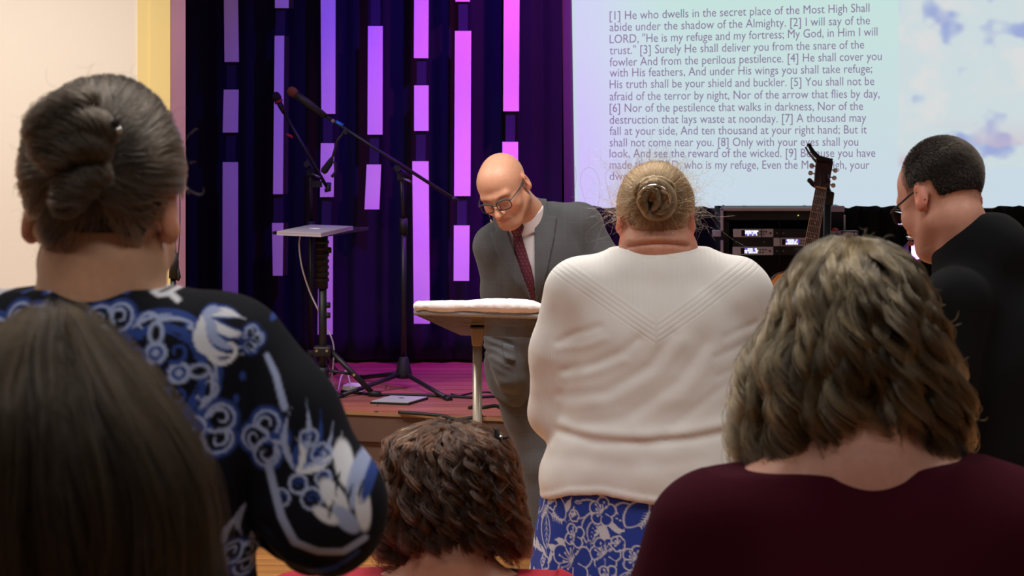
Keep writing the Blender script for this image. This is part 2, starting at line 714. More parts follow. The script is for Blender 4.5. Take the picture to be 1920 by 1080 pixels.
# ---------------------------------------------------------------- hanging paper strips (each column hangs as one)
M_strip = mat('white_card', srgb(236, 232, 236), .75, bump=(80, .08, .001))
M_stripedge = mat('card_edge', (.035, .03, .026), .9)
M_ribbon = mat('ribbon_cloth', (.016, .014, .05), .85)
SS = 405.0
STRIPS = [  # (label, ribbon width px, [(x0t,x1t,x0b,x1b,y0,y1)], side px)
    ('hanging purple-lit strip column nearest the pink wall edge, three panels',
     [(419, 445, 421, 447.5, -70, 116), (419.5, 447, 417.5, 446, 168, 248.5), (417.5, 446, 417, 446, 304, 566)], 0),
    ('hanging strip column with grey right edges, seen behind the end of the laptop tray',
     [(515.5, 541, 515.5, 541.5, -70, 15), (515, 533, 512, 530.5, 67, 364), (510, 531.5, 511.5, 530, 418, 517)], 8),
    ('hanging violet strip column directly behind the laptop stand post',
     [(601, 629, 602.5, 628.5, -70, 213.5), (601.5, 626.5, 600, 625.5, 268.5, 369.5), (597.5, 624, 595.5, 623.5, 428, 627.5)], 0),
    ('hanging strip column of two panels between laptop stand and boom stand pole',
     [(690, 717.5, 689, 717, 49, 252.5), (687.5, 714.5, 683.5, 711, 308.5, 392.5)], 0),
    ('hanging pink strip column just right of the boom stand pole, longest panel at bottom',
     [(777, 804, 776, 803, -70, 109), (776.5, 803.5, 776.5, 803.5, 160, 245.5), (773, 803.5, 776, 806, 302.5, 607)], 0),
    ('hanging pink strip column left of the bald head, above the towel',
     [(854, 881, 854, 881, -70, 3), (853, 883.5, 851.5, 882, 58, 367.5), (851, 880.5, 850.5, 879.5, 423, 526.5)], 0),
    ('hanging bright pink strip column ending behind the bald head',
     [(945, 974.5, 943.5, 973, -70, 208.5), (942, 971.5, 942, 971.5, 266, 352)], 0),
]
for ci, (lab, segs, side) in enumerate(STRIPS):
    s = SS
    top = P((segs[0][0] + segs[0][1]) / 2, -70, s)
    t = thing('hanging_strip', top, lab, 'wall decoration', 'hanging paper strips on the stage curtain')
    xs_ = [((a + b) / 2, y0) for a, b, c, d, y0, y1 in segs] + [((segs[-1][2] + segs[-1][3]) / 2, segs[-1][5])]
    rb = MB()
    if xs_[0][1] > -70:
        xs_ = [(xs_[0][0], -70)] + xs_
    for (xa, ya), (xb, yb) in zip(xs_, xs_[1:]):
        a, b = P(xa, ya - (1 if ya > -70 else 0), s), P(xb, yb, s)
        for p in (a, b):
            p.y += .016
        w = .022
        rb.hexa([(a.x - w, a.y - .001, a.z), (a.x + w, a.y - .001, a.z), (a.x + w, a.y + .001, a.z), (a.x - w, a.y + .001, a.z)],
                [(b.x - w, b.y - .001, b.z), (b.x + w, b.y - .001, b.z), (b.x + w, b.y + .001, b.z), (b.x - w, b.y + .001, b.z)])
    rb.build('ribbon', M_ribbon, t)
    for (a, b, c, d, y0, y1) in segs:
        q = [P(a, y0, s), P(b, y0, s), P(d, y1, s), P(c, y1, s)]
        if side:   # this column hangs twisted: its right edge is turned towards the hall
            dz = .055
            q2 = [p + Vector((0, dz, 0)) for p in q]
            sw = side * .8 / s
            q2[1] += Vector((sw, 0, 0))
            q2[2] += Vector((sw, 0, 0))
            m = MB()
            m.hexa(q, [p + Vector((0, .004, 0)) for p in q])
            pn = m.build('panel', M_strip, t)
            e = MB().hexa([q[1], q[2], q[2] + Vector((.001, .003, 0)), q[1] + Vector((.001, .003, 0))],
                          [q2[1], q2[2], q2[2] + Vector((.001, .003, 0)), q2[1] + Vector((.001, .003, 0))]).build('folded_edge', M_stripedge, pn)
        else:
            MB().hexa(q, [p + Vector((0, .012, 0)) for p in q]).build('panel', M_strip, t)

# ---------------------------------------------------------------- projection screen with its slide
SCR = 394.0


def slide_material():
    m = bpy.data.materials.new('projected_slide')
    m.use_nodes = True
    nt, L = m.node_tree, m.node_tree.links
    b = nt.nodes['Principled BSDF']
    b.inputs['Base Color'].default_value = (.06, .06, .06, 1)
    b.inputs['Roughness'].default_value = .8
    at = nt.nodes.new('ShaderNodeAttribute')
    at.attribute_name = 'col'
    L.new(at.outputs['Color'], b.inputs['Emission Color'])
    b.inputs['Emission Strength'].default_value = 1.0
    return m


scr = thing('projection_screen', P(1400, 385, SCR), 'large white projection screen showing a long scripture text slide', 'screen')
x0s, x1s = 1073.0, 1965.0
nx, ny = 260, 170
V, Q = [], []
gx = np.linspace(0, 1, nx)
gy = np.linspace(-90, 390, ny)
PX = np.zeros((nx, ny))
PY = np.zeros((nx, ny))
for j, y in enumerate(gy):
    xl = 1072 + 6 * (y / 385)
    PX[:, j] = xl + (x1s - xl) * gx
    PY[:, j] = y
Y0 = FPX / SCR
V = np.stack([(PX - 960) / SCR, np.full_like(PX, Y0), CAMH - (PY - HOR) / SCR], -1).reshape(-1, 3)
ii = np.arange(nx * ny).reshape(nx, ny)
Q = np.stack([ii[:-1, :-1], ii[1:, :-1], ii[1:, 1:], ii[:-1, 1:]], -1).reshape(-1, 4)[:, ::-1]


def sm(a, b, x):
    t = np.clip((x - a) / (b - a), 0, 1)
    return t * t * (3 - 2 * t)


def mixc(c, d, w):
    return c * (1 - w[..., None]) + np.array(d) * w[..., None]


base = np.zeros((nx, ny, 3)) + np.array(srgb(207, 228, 232))
base = mixc(base, srgb(203, 236, 228), (1 - sm(-60, 260, PY)) * .8)
base = mixc(base, srgb(208, 222, 240), sm(200, 380, PY) * .6)
lw = np.exp(-((PX - 1073) / 95) ** 2) * (0.45 + .55 * sm(40, 360, PY))
base = mixc(base, srgb(208, 196, 252), np.clip(lw, 0, 1))
edge = np.exp(-((PX - 1073 - 6 * PY / 385) / 5) ** 2)
base = mixc(base, srgb(190, 226, 208), edge * .8)
# the sky picture on the right of the slide
q3 = np.stack([PX / 60, PY / 55, np.zeros_like(PX)], -1)
nz = vnoise(q3, 1) * .6 + vnoise(q3 * 2.1, 2) * .3 + vnoise(q3 * 4.3, 3) * .15
sky = np.zeros((nx, ny, 3)) + np.array(srgb(212, 226, 230))
blue = sm(.05, .5, nz + .75 * np.exp(-(((PX - 1765) / 45) ** 2 + ((PY - 30) / 55) ** 2)) + .45 * np.exp(-(((PX - 1735) / 40) ** 2 + ((PY - 185) / 25) ** 2)) - .12)
sky = mixc(sky, srgb(150, 165, 222), blue * .85)
sky = mixc(sky, srgb(228, 228, 228), sm(.1, .6, -nz) * .8)
sky = mixc(sky, srgb(215, 190, 205), sm(210, 310, PY) * sm(0, .5, vnoise(q3 * 1.7, 9)) * .8)
sky = mixc(sky, srgb(205, 180, 200), np.exp(-((PY - 305) / 14) ** 2) * .7 * np.exp(-((PX - 1700) / 30) ** 2))
pw = sm(1680, 1690, PX) * (1 - sm(308, 316, PY))
base = base * (1 - pw[..., None]) + sky * pw[..., None]
me = fast_mesh('slide', V, Q, base.reshape(-1, 3) * .92)
link('slide', me, slide_material(), scr)
fr = MB()
M_frame = mat('screen_margin', srgb(84, 84, 84), .8)
xa, xb = 1054.5, 1990
fr.hexa([P(1053, -90, SCR - .3), P(xb, -90, SCR - .3), P(xb, 392, SCR - .3), P(1058, 392, SCR - .3)],
        [P(1053, -90, SCR - 1.1), P(xb, -90, SCR - 1.1), P(xb, 392, SCR - 1.1), P(1058, 392, SCR - 1.1)])
fr.build('screen_border', M_frame, scr)
M_text = mat('slide_lettering', (.03, .03, .03), .8, emit=srgb(132, 112, 148), estr=1.0)
LINES = [
    ('[1] He who dwells in the secret place of the Most High Shall', 1630, 31, 16),
    ('abide under the shadow of the Almighty. [2] I will say of the', 1631, 52.5, 39.5),
    ('LORD, "He is my refuge and my fortress; My God, in Him I will', 1645, 75, 61),
    ('trust." [3] Surely He shall deliver you from the snare of the', 1620, 96, 84.5),
    ('fowler And from the perilous pestilence. [4] He shall cover you', 1653, 118, 107),
    ('with His feathers, And under His wings you shall take refuge;', 1635, 138, 130),
    ('His truth shall be your shield and buckler. [5] You shall not be', 1639, 159.5, 153.5),
    ('afraid of the terror by night, Nor of the arrow that flies by day,', 1649, 182, 177),
    ('[6] Nor of the pestilence that walks in darkness, Nor of the', 1618, 204, 200),
    ('destruction that lays waste at noonday. [7] A thousand may', 1624, 226, 222),
    ('fall at your side, And ten thousand at your right hand; But it', 1625, 247, 244),
    ('shall not come near you. [8] Only with your eyes shall you', 1609, 268.5, 267),
    ('look, And see the reward of the wicked. [9] Because you have', 1641, 289, 288),
    ('made the LORD, who is my refuge, Even the Most High, your', 1630, 310.5, 310.5),
    ('dwelling place,', 1262, 331.5, 331.5),
]
for txt, xr, ya, yb in LINES:
    cu = bpy.data.curves.new('line', 'FONT')
    cu.body = txt
    cu.size = 1.0
    cu.resolution_u = 3
    cu.extrude = 0
    cu.offset = 0
    ob = bpy.data.objects.new('line', cu)
    COL.objects.link(ob)
    dg = bpy.context.evaluated_depsgraph_get()
    me = bpy.data.meshes.new_from_object(ob.evaluated_get(dg))
    bpy.data.objects.remove(ob)
    bpy.data.curves.remove(cu)
    v = np.zeros(len(me.vertices) * 3, np.float32)
    me.vertices.foreach_get('co', v)
    v = v.reshape(-1, 3)
    v[:, 0] -= v[:, 0].min()
    wd = v[:, 0].max()
    xpx = 1143 + v[:, 0] / wd * (xr - 1143)
    mid = ya + (yb - ya) * (xpx - 1143) / 487
    ypx = mid + 6.2 - v[:, 1] * 23.2
    v = np.stack([(xpx - 960) / SCR, np.full(len(v), Y0 - .003), CAMH - (ypx - HOR) / SCR], -1).astype(np.float32)
    me.vertices.foreach_set('co', v.ravel())
    me.update()
    link('text_line', me, M_text, scr)
M_outl = mat('slide_outline', (.03, .03, .03), .8, emit=srgb(188, 174, 214), estr=1.0)
for pts in ([(1101, 389), (1095, 370), (1089, 345), (1088.5, 333), (1092, 322), (1098, 316), (1104, 314), (1112, 317), (1119, 326), (1124, 342), (1125, 356), (1123.5, 372), (1120, 389)],
            [(1150, 389), (1144, 372), (1138, 348), (1135, 330), (1138, 321), (1146, 316), (1153, 318), (1158, 324), (1163, 340), (1166, 360), (1166, 389)],
            [(1077, 310), (1079.5, 318), (1080.3, 332), (1079.5, 344), (1078, 352)]):
    q = [P(x, y, SCR) - Vector((0, .002, 0)) for x, y in pts]
    # rounded through the points
    sp = []
    for i in range(len(q) - 1):
        p0, p1, p2, p3 = q[max(i - 1, 0)], q[i], q[i + 1], q[min(i + 2, len(q) - 1)]
        for t in (0, .25, .5, .75):
            sp.append(.5 * ((2 * p1) + (p2 - p0) * t + (2 * p0 - 5 * p1 + 4 * p2 - p3) * t * t + (3 * p1 - p0 - 3 * p2 + p3) * t ** 3))
    sp.append(q[-1])
    MB().tube(sp, .0019, 6).build('oval_outline', M_outl, scr)


def curve(pts, n=8):
    q = [Vector(p) for p in pts]
    sp = []
    for i in range(len(q) - 1):
        p0, p1, p2, p3 = q[max(i - 1, 0)], q[i], q[i + 1], q[min(i + 2, len(q) - 1)]
        for k in range(n):
            t = k / n
            sp.append(.5 * ((2 * p1) + (p2 - p0) * t + (2 * p0 - 5 * p1 + 4 * p2 - p3) * t * t + (3 * p1 - p0 - 3 * p2 + p3) * t ** 3))
    sp.append(q[-1])
    return sp


def PS(px, py, lift=0.):
    """a point on the platform floor seen at a pixel"""
    s = (py - HOR) / (CAMH - ZST)
    v = P(px, py, s)
    v.z = ZST + lift
    return v


# ---------------------------------------------------------------- laptop stand, laptop
sL = 452.0
hub = P(605, 658, sL)
base = Vector((hub.x, hub.y, ZST))
t = thing('laptop_stand', base, 'black tripod stand carrying a tilted-looking tray with a closed laptop', 'stand')
zt = 1.222


def PZ(px, py, z):
    s = (py - HOR) / (CAMH - z)
    v = P(px, py, s)
    v.z = z
    return v


FL, FR, BR = PZ(511, 434, zt), PZ(611, 438.5, zt), PZ(691, 426, zt)
BL = FL + (BR - FR)
MB().hexa([p - Vector((0, 0, .012)) for p in (FL, FR, BR, BL)], [FL, FR, BR, BL]).build('tray', M_black, t)
zc = hub.z
px_ = hub.x
MB().tube([(px_, hub.y, ZST + .05), (px_, hub.y, 1.05)], .017).build('column', M_black, t)
m = MB()
m.tube([(px_ - .004, hub.y, .99), (px_ - .004, hub.y, 1.21)], .026, 14)
for k in range(7):
    z = 1.02 + k * .026
    m.tube([(px_ - .004, hub.y, z), (px_ - .004, hub.y, z + .012)], .0305, 14)
m.build('ribbed_sleeve', M_blackmat, t)
for (kx, ky) in ((616, 469), (614, 572), (614, 591)):
    k = P(kx, ky, sL)
    m = MB().tube([(px_ + .01, hub.y, k.z), (k.x, hub.y - .005, k.z)], .006)
    m.tube([(k.x - .006, hub.y - .005, k.z), (k.x + .012, hub.y - .005, k.z)], .012, 12)
    m.build('knob', M_blackmat, t)
MB().box((px_, hub.y, hub.z), (.075, .06, .045), bevel=.01).build('leg_hub', M_black, t)
feet = [PS(700, 744, .012), PS(520, 712, .012), PS(628, 701, .012)]
for f in feet:
    d = (f - hub)
    d.z = 0
    d.normalize()
    a = hub + d * .035
    lg = MB().tube([a, f], .0115).build('leg', M_black, t)
    MB().tube([f - d * .02 + Vector((0, 0, .004)), f + d * .03 - Vector((0, 0, .002))], .0135).build('rubber_foot', M_cable, lg)
    mid = a.lerp(f, .55)
    MB().tube([mid, Vector((px_, hub.y, ZST + .11))], .006).build('brace', M_black, t)
    MB().tube([mid + Vector((0, -.014, 0)), mid + Vector((0, -.009, 0))], .006, 10).build('rivet', M_chrome, t)
for dx in (-.022, .02):
    MB().tube([hub + Vector((dx, -.034, .004)), hub + Vector((dx, -.028, .004))], .006, 10).build('rivet', M_chrome, t)
MB().tube([(px_, hub.y, ZST + .075), (px_, hub.y, ZST + .12)], .026).build('brace_collar', M_black, t)

zl = zt + .016
A, B, C_ = PZ(519, 433.5, zl), PZ(602, 437, zl), PZ(662, 424, zl)
D_ = A + (C_ - B)
lap = thing('laptop', (A + C_) / 2 - Vector((0, 0, .016)), 'closed silver laptop with a pale lit logo lying on the stand tray', 'laptop')
M_silver = mat('silver_lid', (.58, .56, .64), .42, .25)
up = Vector((0, 0, 1))
MB().hexa([p - up * .016 for p in (A, B, C_, D_)], [p - up * .007 for p in (A, B, C_, D_)]).build('laptop_base', M_silver, lap)
MB().hexa([p - up * .006 for p in (A, B, C_, D_)], [A, B, C_, D_]).build('lid', M_silver, lap)


def fruit_mark(c, ux, uy, size, mt, name, parent):
    """small rounded emblem: a bitten round shape and a leaf"""
    pts = []
    for k in range(28):
        a = 2 * math.pi * k / 28
        r = size * (1 - .10 * math.cos(2 * a) - .12 * max(0, math.sin(a)) ** 6 - .08 * max(0, -math.sin(a)) ** 8)
        x, y = r * math.cos(a), r * math.sin(a)
        if math.hypot(x - size * 1.12, y - size * .12) < size * .42:
            x = size * 1.12 - math.sqrt(max(0, (size * .42) ** 2 - (y - size * .12) ** 2))
        pts.append(c + ux * x + uy * y)
    n = ux.cross(uy).normalized()
    m_ = MB().poly(pts, .0012, n)
    lf = [c + ux * (size * (.05 + .28 * math.sin(a) * .5 + .18)) + uy * (size * (1.35 + .32 * math.cos(a))) for a in np.linspace(0, 6.28, 10)[:-1]]
    m_.poly(lf, .0012, n)
    return m_.build(name, mt, parent)


ux, uy = (B - A).normalized(), (D_ - A).normalized()
M_glow = mat('lit_logo', (.8, .8, .82), .4, emit=(.75, .65, .85), estr=.35)
fruit_mark((A + C_) / 2 + up * .0008, uy, -ux, .022, M_glow, 'lid_logo', lap)

# power lead and adapter
M_wcable = mat('white_cable', srgb(200, 195, 195), .5)
s0 = sL
pts = [P(563, 442, 449), P(561, 460, 449), P(566, 500, 449), P(580, 545, 449), P(596, 580, 450), P(610, 612, 447), P(621, 632, 447), P(626, 655, 447),
       P(624, 690, 447), P(622, 714, 447), PS(632, 737, .006), PS(640, 728, .05), PS(650, 722, .06), PS(656, 733, .035), PS(659, 738, .02)]
tag(MB().tube(curve(pts), .0035, 8).build('charging_cable', M_wcable), 'white charging cable drooping from the laptop tray to the stage floor', 'cable')
a, b = PS(645, 736), PS(681, 739)
tag(MB().box(((a.x + b.x) / 2, a.y + .03, ZST + .016), (.082, .08, .032), Rz(-14), .005).build('power_adapter', M_white),
    'white power adapter block on the stage by the tripod feet', 'adapter')

# tablet on the platform
zt2 = ZST + .012
A, B, C_ = PZ(694, 752, zt2), PZ(766, 754.5, zt2), PZ(803, 743.5, zt2)
D_ = A + (C_ - B)
tb = thing('tablet', (A + C_) / 2 - up * .012, 'silver tablet computer with black edge lying on the stage floor', 'tablet')
MB().hexa([p - up * .0115 for p in (A, B, C_, D_)], [p - up * .003 for p in (A, B, C_, D_)]).build('tablet_case', M_blackmat, tb)
cc = (A + C_) / 2
I_ = [cc + (p - cc) * .965 for p in (A, B, C_, D_)]
M_tab = mat('tablet_back', (.72, .70, .74), .35, .3)
MB().hexa([p - up * .0035 for p in I_], I_).build('tablet_back', M_tab, tb)
M_darklogo = mat('dark_logo', (.03, .03, .035), .4)
fruit_mark(cc + (C_ - B) * .12 + up * .0008, (D_ - A).normalized(), -(B - A).normalized(), .009, M_darklogo, 'tablet_logo', tb)


# ---------------------------------------------------------------- microphone stands
def mic(parent_name, tip, tail, r_head, r_body, label, foam=None, ring=None, wrap=None):
    tip, tail = Vector(tip), Vector(tail)
    d = (tail - tip).normalized()
    ln = (tail - tip).length
    q = thing(parent_name, tail, label, 'microphone')
    R = d.to_track_quat('Z', 'Y').to_matrix()
    pr = [(r_head * .25, 0), (r_head * .75, r_head * .25), (r_head, r_head * .9), (r_head, r_head * 1.5), (r_head * .8, r_head * 2.1)]
    MB().lathe(tip, pr, R=R, seg=18).build('grille', foam or M_grey, q)
    if ring:
        MB().lathe(tip + d * r_head * 2.05, [(r_head * .95, 0), (r_head * .95, .010)], R=R, seg=18).build('ring', ring, q)
    MB().lathe(tip + d * (r_head * 2.0), [(r_body, 0), (r_body * 1.05, ln * .3), (r_body * .75, ln - r_head * 2)], R=R, seg=16).build('handle_body', wrap or M_blackmat, q)
    return q


def boom_stand(label, foot_pts, hub_c, joint, boom_a, boom_b, clutch_z, extra=None, r=.010):
    q = thing('microphone_stand', (hub_c.x, hub_c.y, hub_c.z), label, 'stand', None)
    MB().lathe(hub_c + Vector((0, 0, .045)), [(.034, 0), (.036, .015), (.020, .085), (.016, .09)], seg=18).build('base_cone', M_blackmat, q)
    for f in foot_pts:
        d = (f - hub_c)
        d.z = 0
        d.normalize()
        lg = MB().tube([hub_c + d * .022 + Vector((0, 0, .062)), f + Vector((0, 0, .006))], .0095).build('leg', M_black, q)
        MB().tube([f - d * .025 + Vector((0, 0, .009)), f + d * .012 + Vector((0, 0, .003))], .0135).build('rubber_foot', M_cable, lg)
    MB().tube([hub_c + Vector((0, 0, .12)), (hub_c.x, hub_c.y, clutch_z)], r * 1.15).build('lower_tube', M_black, q)
    MB().tube([(hub_c.x, hub_c.y, clutch_z - .03), (hub_c.x, hub_c.y, clutch_z + .035)], r * 1.75, 14).build('clutch', M_blackmat, q)
    MB().tube([(hub_c.x, hub_c.y, clutch_z), joint], r * .8).build('upper_tube', M_black, q)
    bo = MB().tube([boom_a, boom_b], r * .75).build('boom', M_black, q)
    dv = (Vector(boom_b) - Vector(boom_a)).normalized()
    MB().tube([joint - dv * .05, joint + dv * .035], r * 1.2, 12).build('boom_sleeve', M_blackmat, bo)
    MB().box(joint - Vector((0, 0, .02)), (.034, .03, .04), bevel=.006).build('boom_clamp', M_blackmat, q)
    k = joint + Vector((-.012, -.03, .012))
    MB().tube([joint, k], .006).tube([k, k + Vector((0, -.02, 0))], .013, 12).build('clamp_knob', M_blackmat, q)
    MB().tube([joint + Vector((.01, -.02, -.03)), joint + Vector((.045, -.03, -.045))], .005).build('clamp_lever', M_grey, q)
    return q


sA = 441.0
hubA = PS(757, 728)
jA = P(752, 321, FPX / hubA.y)
sj = FPX / hubA.y
A0, A1 = P(857, 377, sj), P(606, 215, sj)
boom = boom_stand('tall black boom microphone stand with arm reaching up to the left',
                  [PS(633, 747), PS(841, 751), PS(672, 711)], hubA, jA, A0, A1, P(752, 425, sj).z)
MB().tube([P(643, 236, sj), P(630, 228.5, sj)], .0085).build('blue_tape', mat('blue_tape', srgb(40, 110, 190), .5), boom)['label'] = 'blue tape band'
MB().tube([P(627, 229, sj), P(622, 225, sj)], .0083).build('grey_tape', mat('grey_tape', srgb(120, 115, 110), .5), boom)
MB().tube([A0, P(847, 370, sj)], .010).build('counter_end', M_cable, boom)
M_redfoam = mat('rust_foam', srgb(96, 48, 40), .95)
mic('microphone', P(540, 166, sj), P(610, 218, sj), .021, .017,
    'black vocal microphone with rust-coloured tip at the end of the long boom', M_redfoam)
# clip-on microphone hanging below the boom
q = thing('microphone', P(648, 242, sj), 'small clip-on microphone dangling under the long boom over the strip', 'microphone')
MB().tube(curve([P(648, 240, sj), P(640, 254, sj), P(632, 264, sj), P(629, 276, sj), P(625, 290, sj), P(621, 300, sj)]), .0055).build('gooseneck', M_black, q)
MB().box(P(648, 247, sj), (.018, .024, .022), bevel=.004).build('clip', M_blackmat, q)
MB().tube([P(623, 296, sj), P(618, 306, sj), P(608, 320, sj), P(605, 324, sj)], [.008, .014, .016, .010], 12).build('capsule', M_foam, q)
MB().tube([P(619, 300, sj), P(628, 306, sj), P(629, 322, sj), P(622, 332, sj)], [.006, .006, .005, .007]).build('shock_hook', M_black, q)
# the second stand, further back
sB = 420.0
hubB = PS(583, 713)
sb = FPX / hubB.y
jB = P(582, 313, sb)
B0, B1 = P(616, 356, sb), P(531, 208, sb)
st = boom_stand('black microphone stand hidden behind the laptop stand, boom steeply up left',
                [PS(562, 713), PS(600, 717), PS(590, 697)], hubB, jB, B0, B1, P(582, 430, sb).z)
MB().box(P(592, 345, sb), (.055, .02, .028)).build('bracket', M_blackmat, st)
MB().tube([P(609, 357, sb), P(616, 356, sb), P(617, 342, sb)], [.010, .012, .010]).build('counter_end', M_cable, st)
M_red = mat('red_band', srgb(190, 30, 40), .5)
MB().tube([P(537, 251.5, sb), P(549, 257.5, sb)], .0058).build('red_clip', M_red, st)['label'] = 'red cable clip'
mic('microphone', P(514, 173, sb), P(533, 212, sb), .020, .012, 'black microphone with a red ring on the steep boom at left', M_foam, mat('dark_red_ring', srgb(150, 24, 34), .5))
# slim stand in front of the pink wall edge
sC = 500.0
pc = P(325, 540, sC)
q = thing('microphone_stand', (pc.x, pc.y, 0), 'slim black stand with clamp standing before the pink wall edge', 'stand')
MB().lathe((pc.x, pc.y, 0), [(.13, 0), (.13, .012), (.03, .03), (.015, .035)], seg=24).build('round_base', M_black, q)
MB().tube([(pc.x, pc.y, .03), P(325, 520, sC)], .0105).build('pole', M_black, q)
MB().tube([P(325, 522, sC), P(326.5, 492, sC), P(326, 474, sC)], [.017, .018, .016], 14).build('clutch', M_blackmat, q)
MB().tube([P(318, 488, sC), P(312, 487, sC)], .008).build('clutch_knob', M_blackmat, q)
MB().tube([P(331, 498, sC), P(335, 520, sC), P(333, 526, sC)], [.008, .009, .006]).build('cable_plug', M_blackmat, q)
MB().tube([P(328, 476, sC), P(326, 448, sC), P(327, 420, sC), P(326, 360, sC)], [.0065, .0065, .004, .004]).build('upper_rod', M_black, q)
MB().tube(curve([P(333, 496, sC), P(336, 455, sC), P(337.5, 410, sC), P(337, 340, sC)]), .002, 6).build('cable', M_cable, q)

# ---------------------------------------------------------------- cables on the platform
for pts, r, lab in (
        ([(640, 736), (700, 742), (760, 743), (830, 745), (886, 748), (905, 747), (960, 744)], .006, 'black cable running flat along the stage behind the tablet'),
        ([(846, 741), (860, 744), (874, 741), (890, 738), (915, 737), (940, 741), (960, 739)], .004, 'thin black cable loop on the stage beside the lectern post'),
        ([(880, 768), (895, 763), (905, 767), (928, 764), (940, 768)], .007, 'coiled black cable lying at the stage edge behind the lectern post'),
        ([(562, 700), (575, 711), (590, 716), (578, 722), (560, 718), (572, 730), (598, 729)], .006, 'tangled black cable at the foot of the stand left of the laptop stand')):
    tag(MB().tube(curve([PS(x, y, r) for x, y in pts]), r, 8).build('cable', M_cable), lab, 'cable')
e = [P(748, 771.5, 478), P(790, 774.5, 480), P(830, 778.5, 482), P(848, 784, 482.5), P(860, 786, 482.8), P(885, 781.5, 483), P(905, 779, 484)]
for p in e:
    p.y -= .018
tag(MB().tube(curve(e), [.007] * (len(curve(e))), 8).build('cable', M_cable), 'black cable sagging over the front edge of the stage', 'cable')

# ---------------------------------------------------------------- flight case with receivers
sR = 414.0
Yr = FPX / sR


def PR(px, py, dy=0.):
    v = P(px, py, sR)
    v.y += dy
    return v


zb = ZST
ck = thing('equipment_rack', (PR(1448, 500).x, Yr + .13, ZST), 'black flight case rack with aluminium edges holding wireless receivers', 'rack')
xl, xr, yt = PR(1352, 0).x, PR(1546, 0).x, PR(0, 391).z
xm = (xl + xr) / 2
M_case = mat('case_laminate', (.012, .012, .013), .6)
w = xr - xl
body = MB()
th = .022
for (x_a, x_b, z_a, z_b, y_a, y_b) in ((xl, xl + th, zb + .02, yt, 0, .28), (xr - th, xr, zb + .02, yt, 0, .28), (xl, xr, yt - th, yt, 0, .28), (xl, xr, zb + .02, zb + .042, 0, .28), (xl, xr, zb + .02, yt, .27, .28)):
    body.box(((x_a + x_b) / 2, Yr + (y_a + y_b) / 2, (z_a + z_b) / 2), (x_b - x_a, y_b - y_a, z_b - z_a))
body.build('case_body', M_case, ck)
for (x_a, x_b, z_a, z_b) in ((xl - .003, xl + .009, PR(0, 432).z, yt + .003), (xl - .003, xl + .009, zb + .02, PR(0, 450).z), (xr - .006, xr + .003, zb + .02, yt + .003), (xl - .003, xr + .003, yt - .010, yt + .004)):
    MB().box(((x_a + x_b) / 2, Yr - .006, (z_a + z_b) / 2), (x_b - x_a, .018, z_b - z_a), bevel=.003).build('edge_trim', M_alu, ck)
for x in (xl + .05, xr - .05):
    MB().box((x, Yr + .06, zb + .01), (.05, .05, .02)).build('foot', M_cable, ck)
    MB().box((x, Yr + .22, zb + .01), (.05, .05, .02)).build('foot', M_cable, ck)
for xx in (1345,):
    lt = PR(xx, 438, .02)
    MB().box(lt, (.042, .03, .03), bevel=.004).build('latch', M_alu, ck)
for xx in (xl + th + .008, xr - th - .008):
    MB().box((xx, Yr + .02, (PR(0, 400).z + zb) / 2), (.016, .008, PR(0, 402).z - zb - .07)).build('rack_rail', M_black, ck)


def rack_unit(x0, x1, y0, y1, name, m, label, cat, depth=.2):
    a, b = PR(x0, y0), PR(x1, y1)
    q = thing(name, ((a.x + b.x) / 2, Yr + .012, b.z), label, cat)
    MB().box(((a.x + b.x) / 2, Yr + .012 + depth / 2, (a.z + b.z) / 2), (b.x - a.x, depth, a.z - b.z), bevel=.002).build('chassis', M_blackmat, q)
    MB().box(((a.x + b.x) / 2, Yr + .011, (a.z + b.z) / 2), (b.x - a.x, .004, a.z - b.z), bevel=.0015).build('front_panel', m, q)
    return q


M_facia = mat('panel_black', (.02, .02, .021), .45)
M_recv = mat('receiver_grey', srgb(216, 210, 206), .45)
pu = rack_unit(1361, 1538, 396, 413, 'power_conditioner', M_facia, 'black power unit with a tiny green light, top of the rack', 'rack unit')
for i in range(7):
    x = 1364.5 + i * 1.85
    a = PR(x, 404.3, .0075)
    MB().box(a, (.0034, .001, .0055 if i not in (0, 3) else .0065)).build('brand_letter', mat('grey_print', srgb(120, 120, 122), .6), pu)
MB().box(PR(1388, 403, .0075), (.02, .002, .026)).build('rocker_switch', M_black, pu)
a = PR(1497, 404, .005)
MB().tube([a, a - Vector((0, .003, 0))], .003, 10).build('power_light', mat('green_led', (.1, .2, .02), .4, emit=(.35, .6, .05), estr=1.5), pu)
MB().box(PR(1510, 402, .0075), (.03, .002, .012)).build('socket', M_black, pu)
M_lcd = mat('lcd_dark', (.01, .01, .012), .3)
M_lcdg = mat('lcd_glow', (.3, .3, .4), .4, emit=(.85, .88, 1.0), estr=1.25)
M_lcdp = mat('lcd_violet', (.2, .1, .4), .4, emit=(.22, .12, .75), estr=.9)
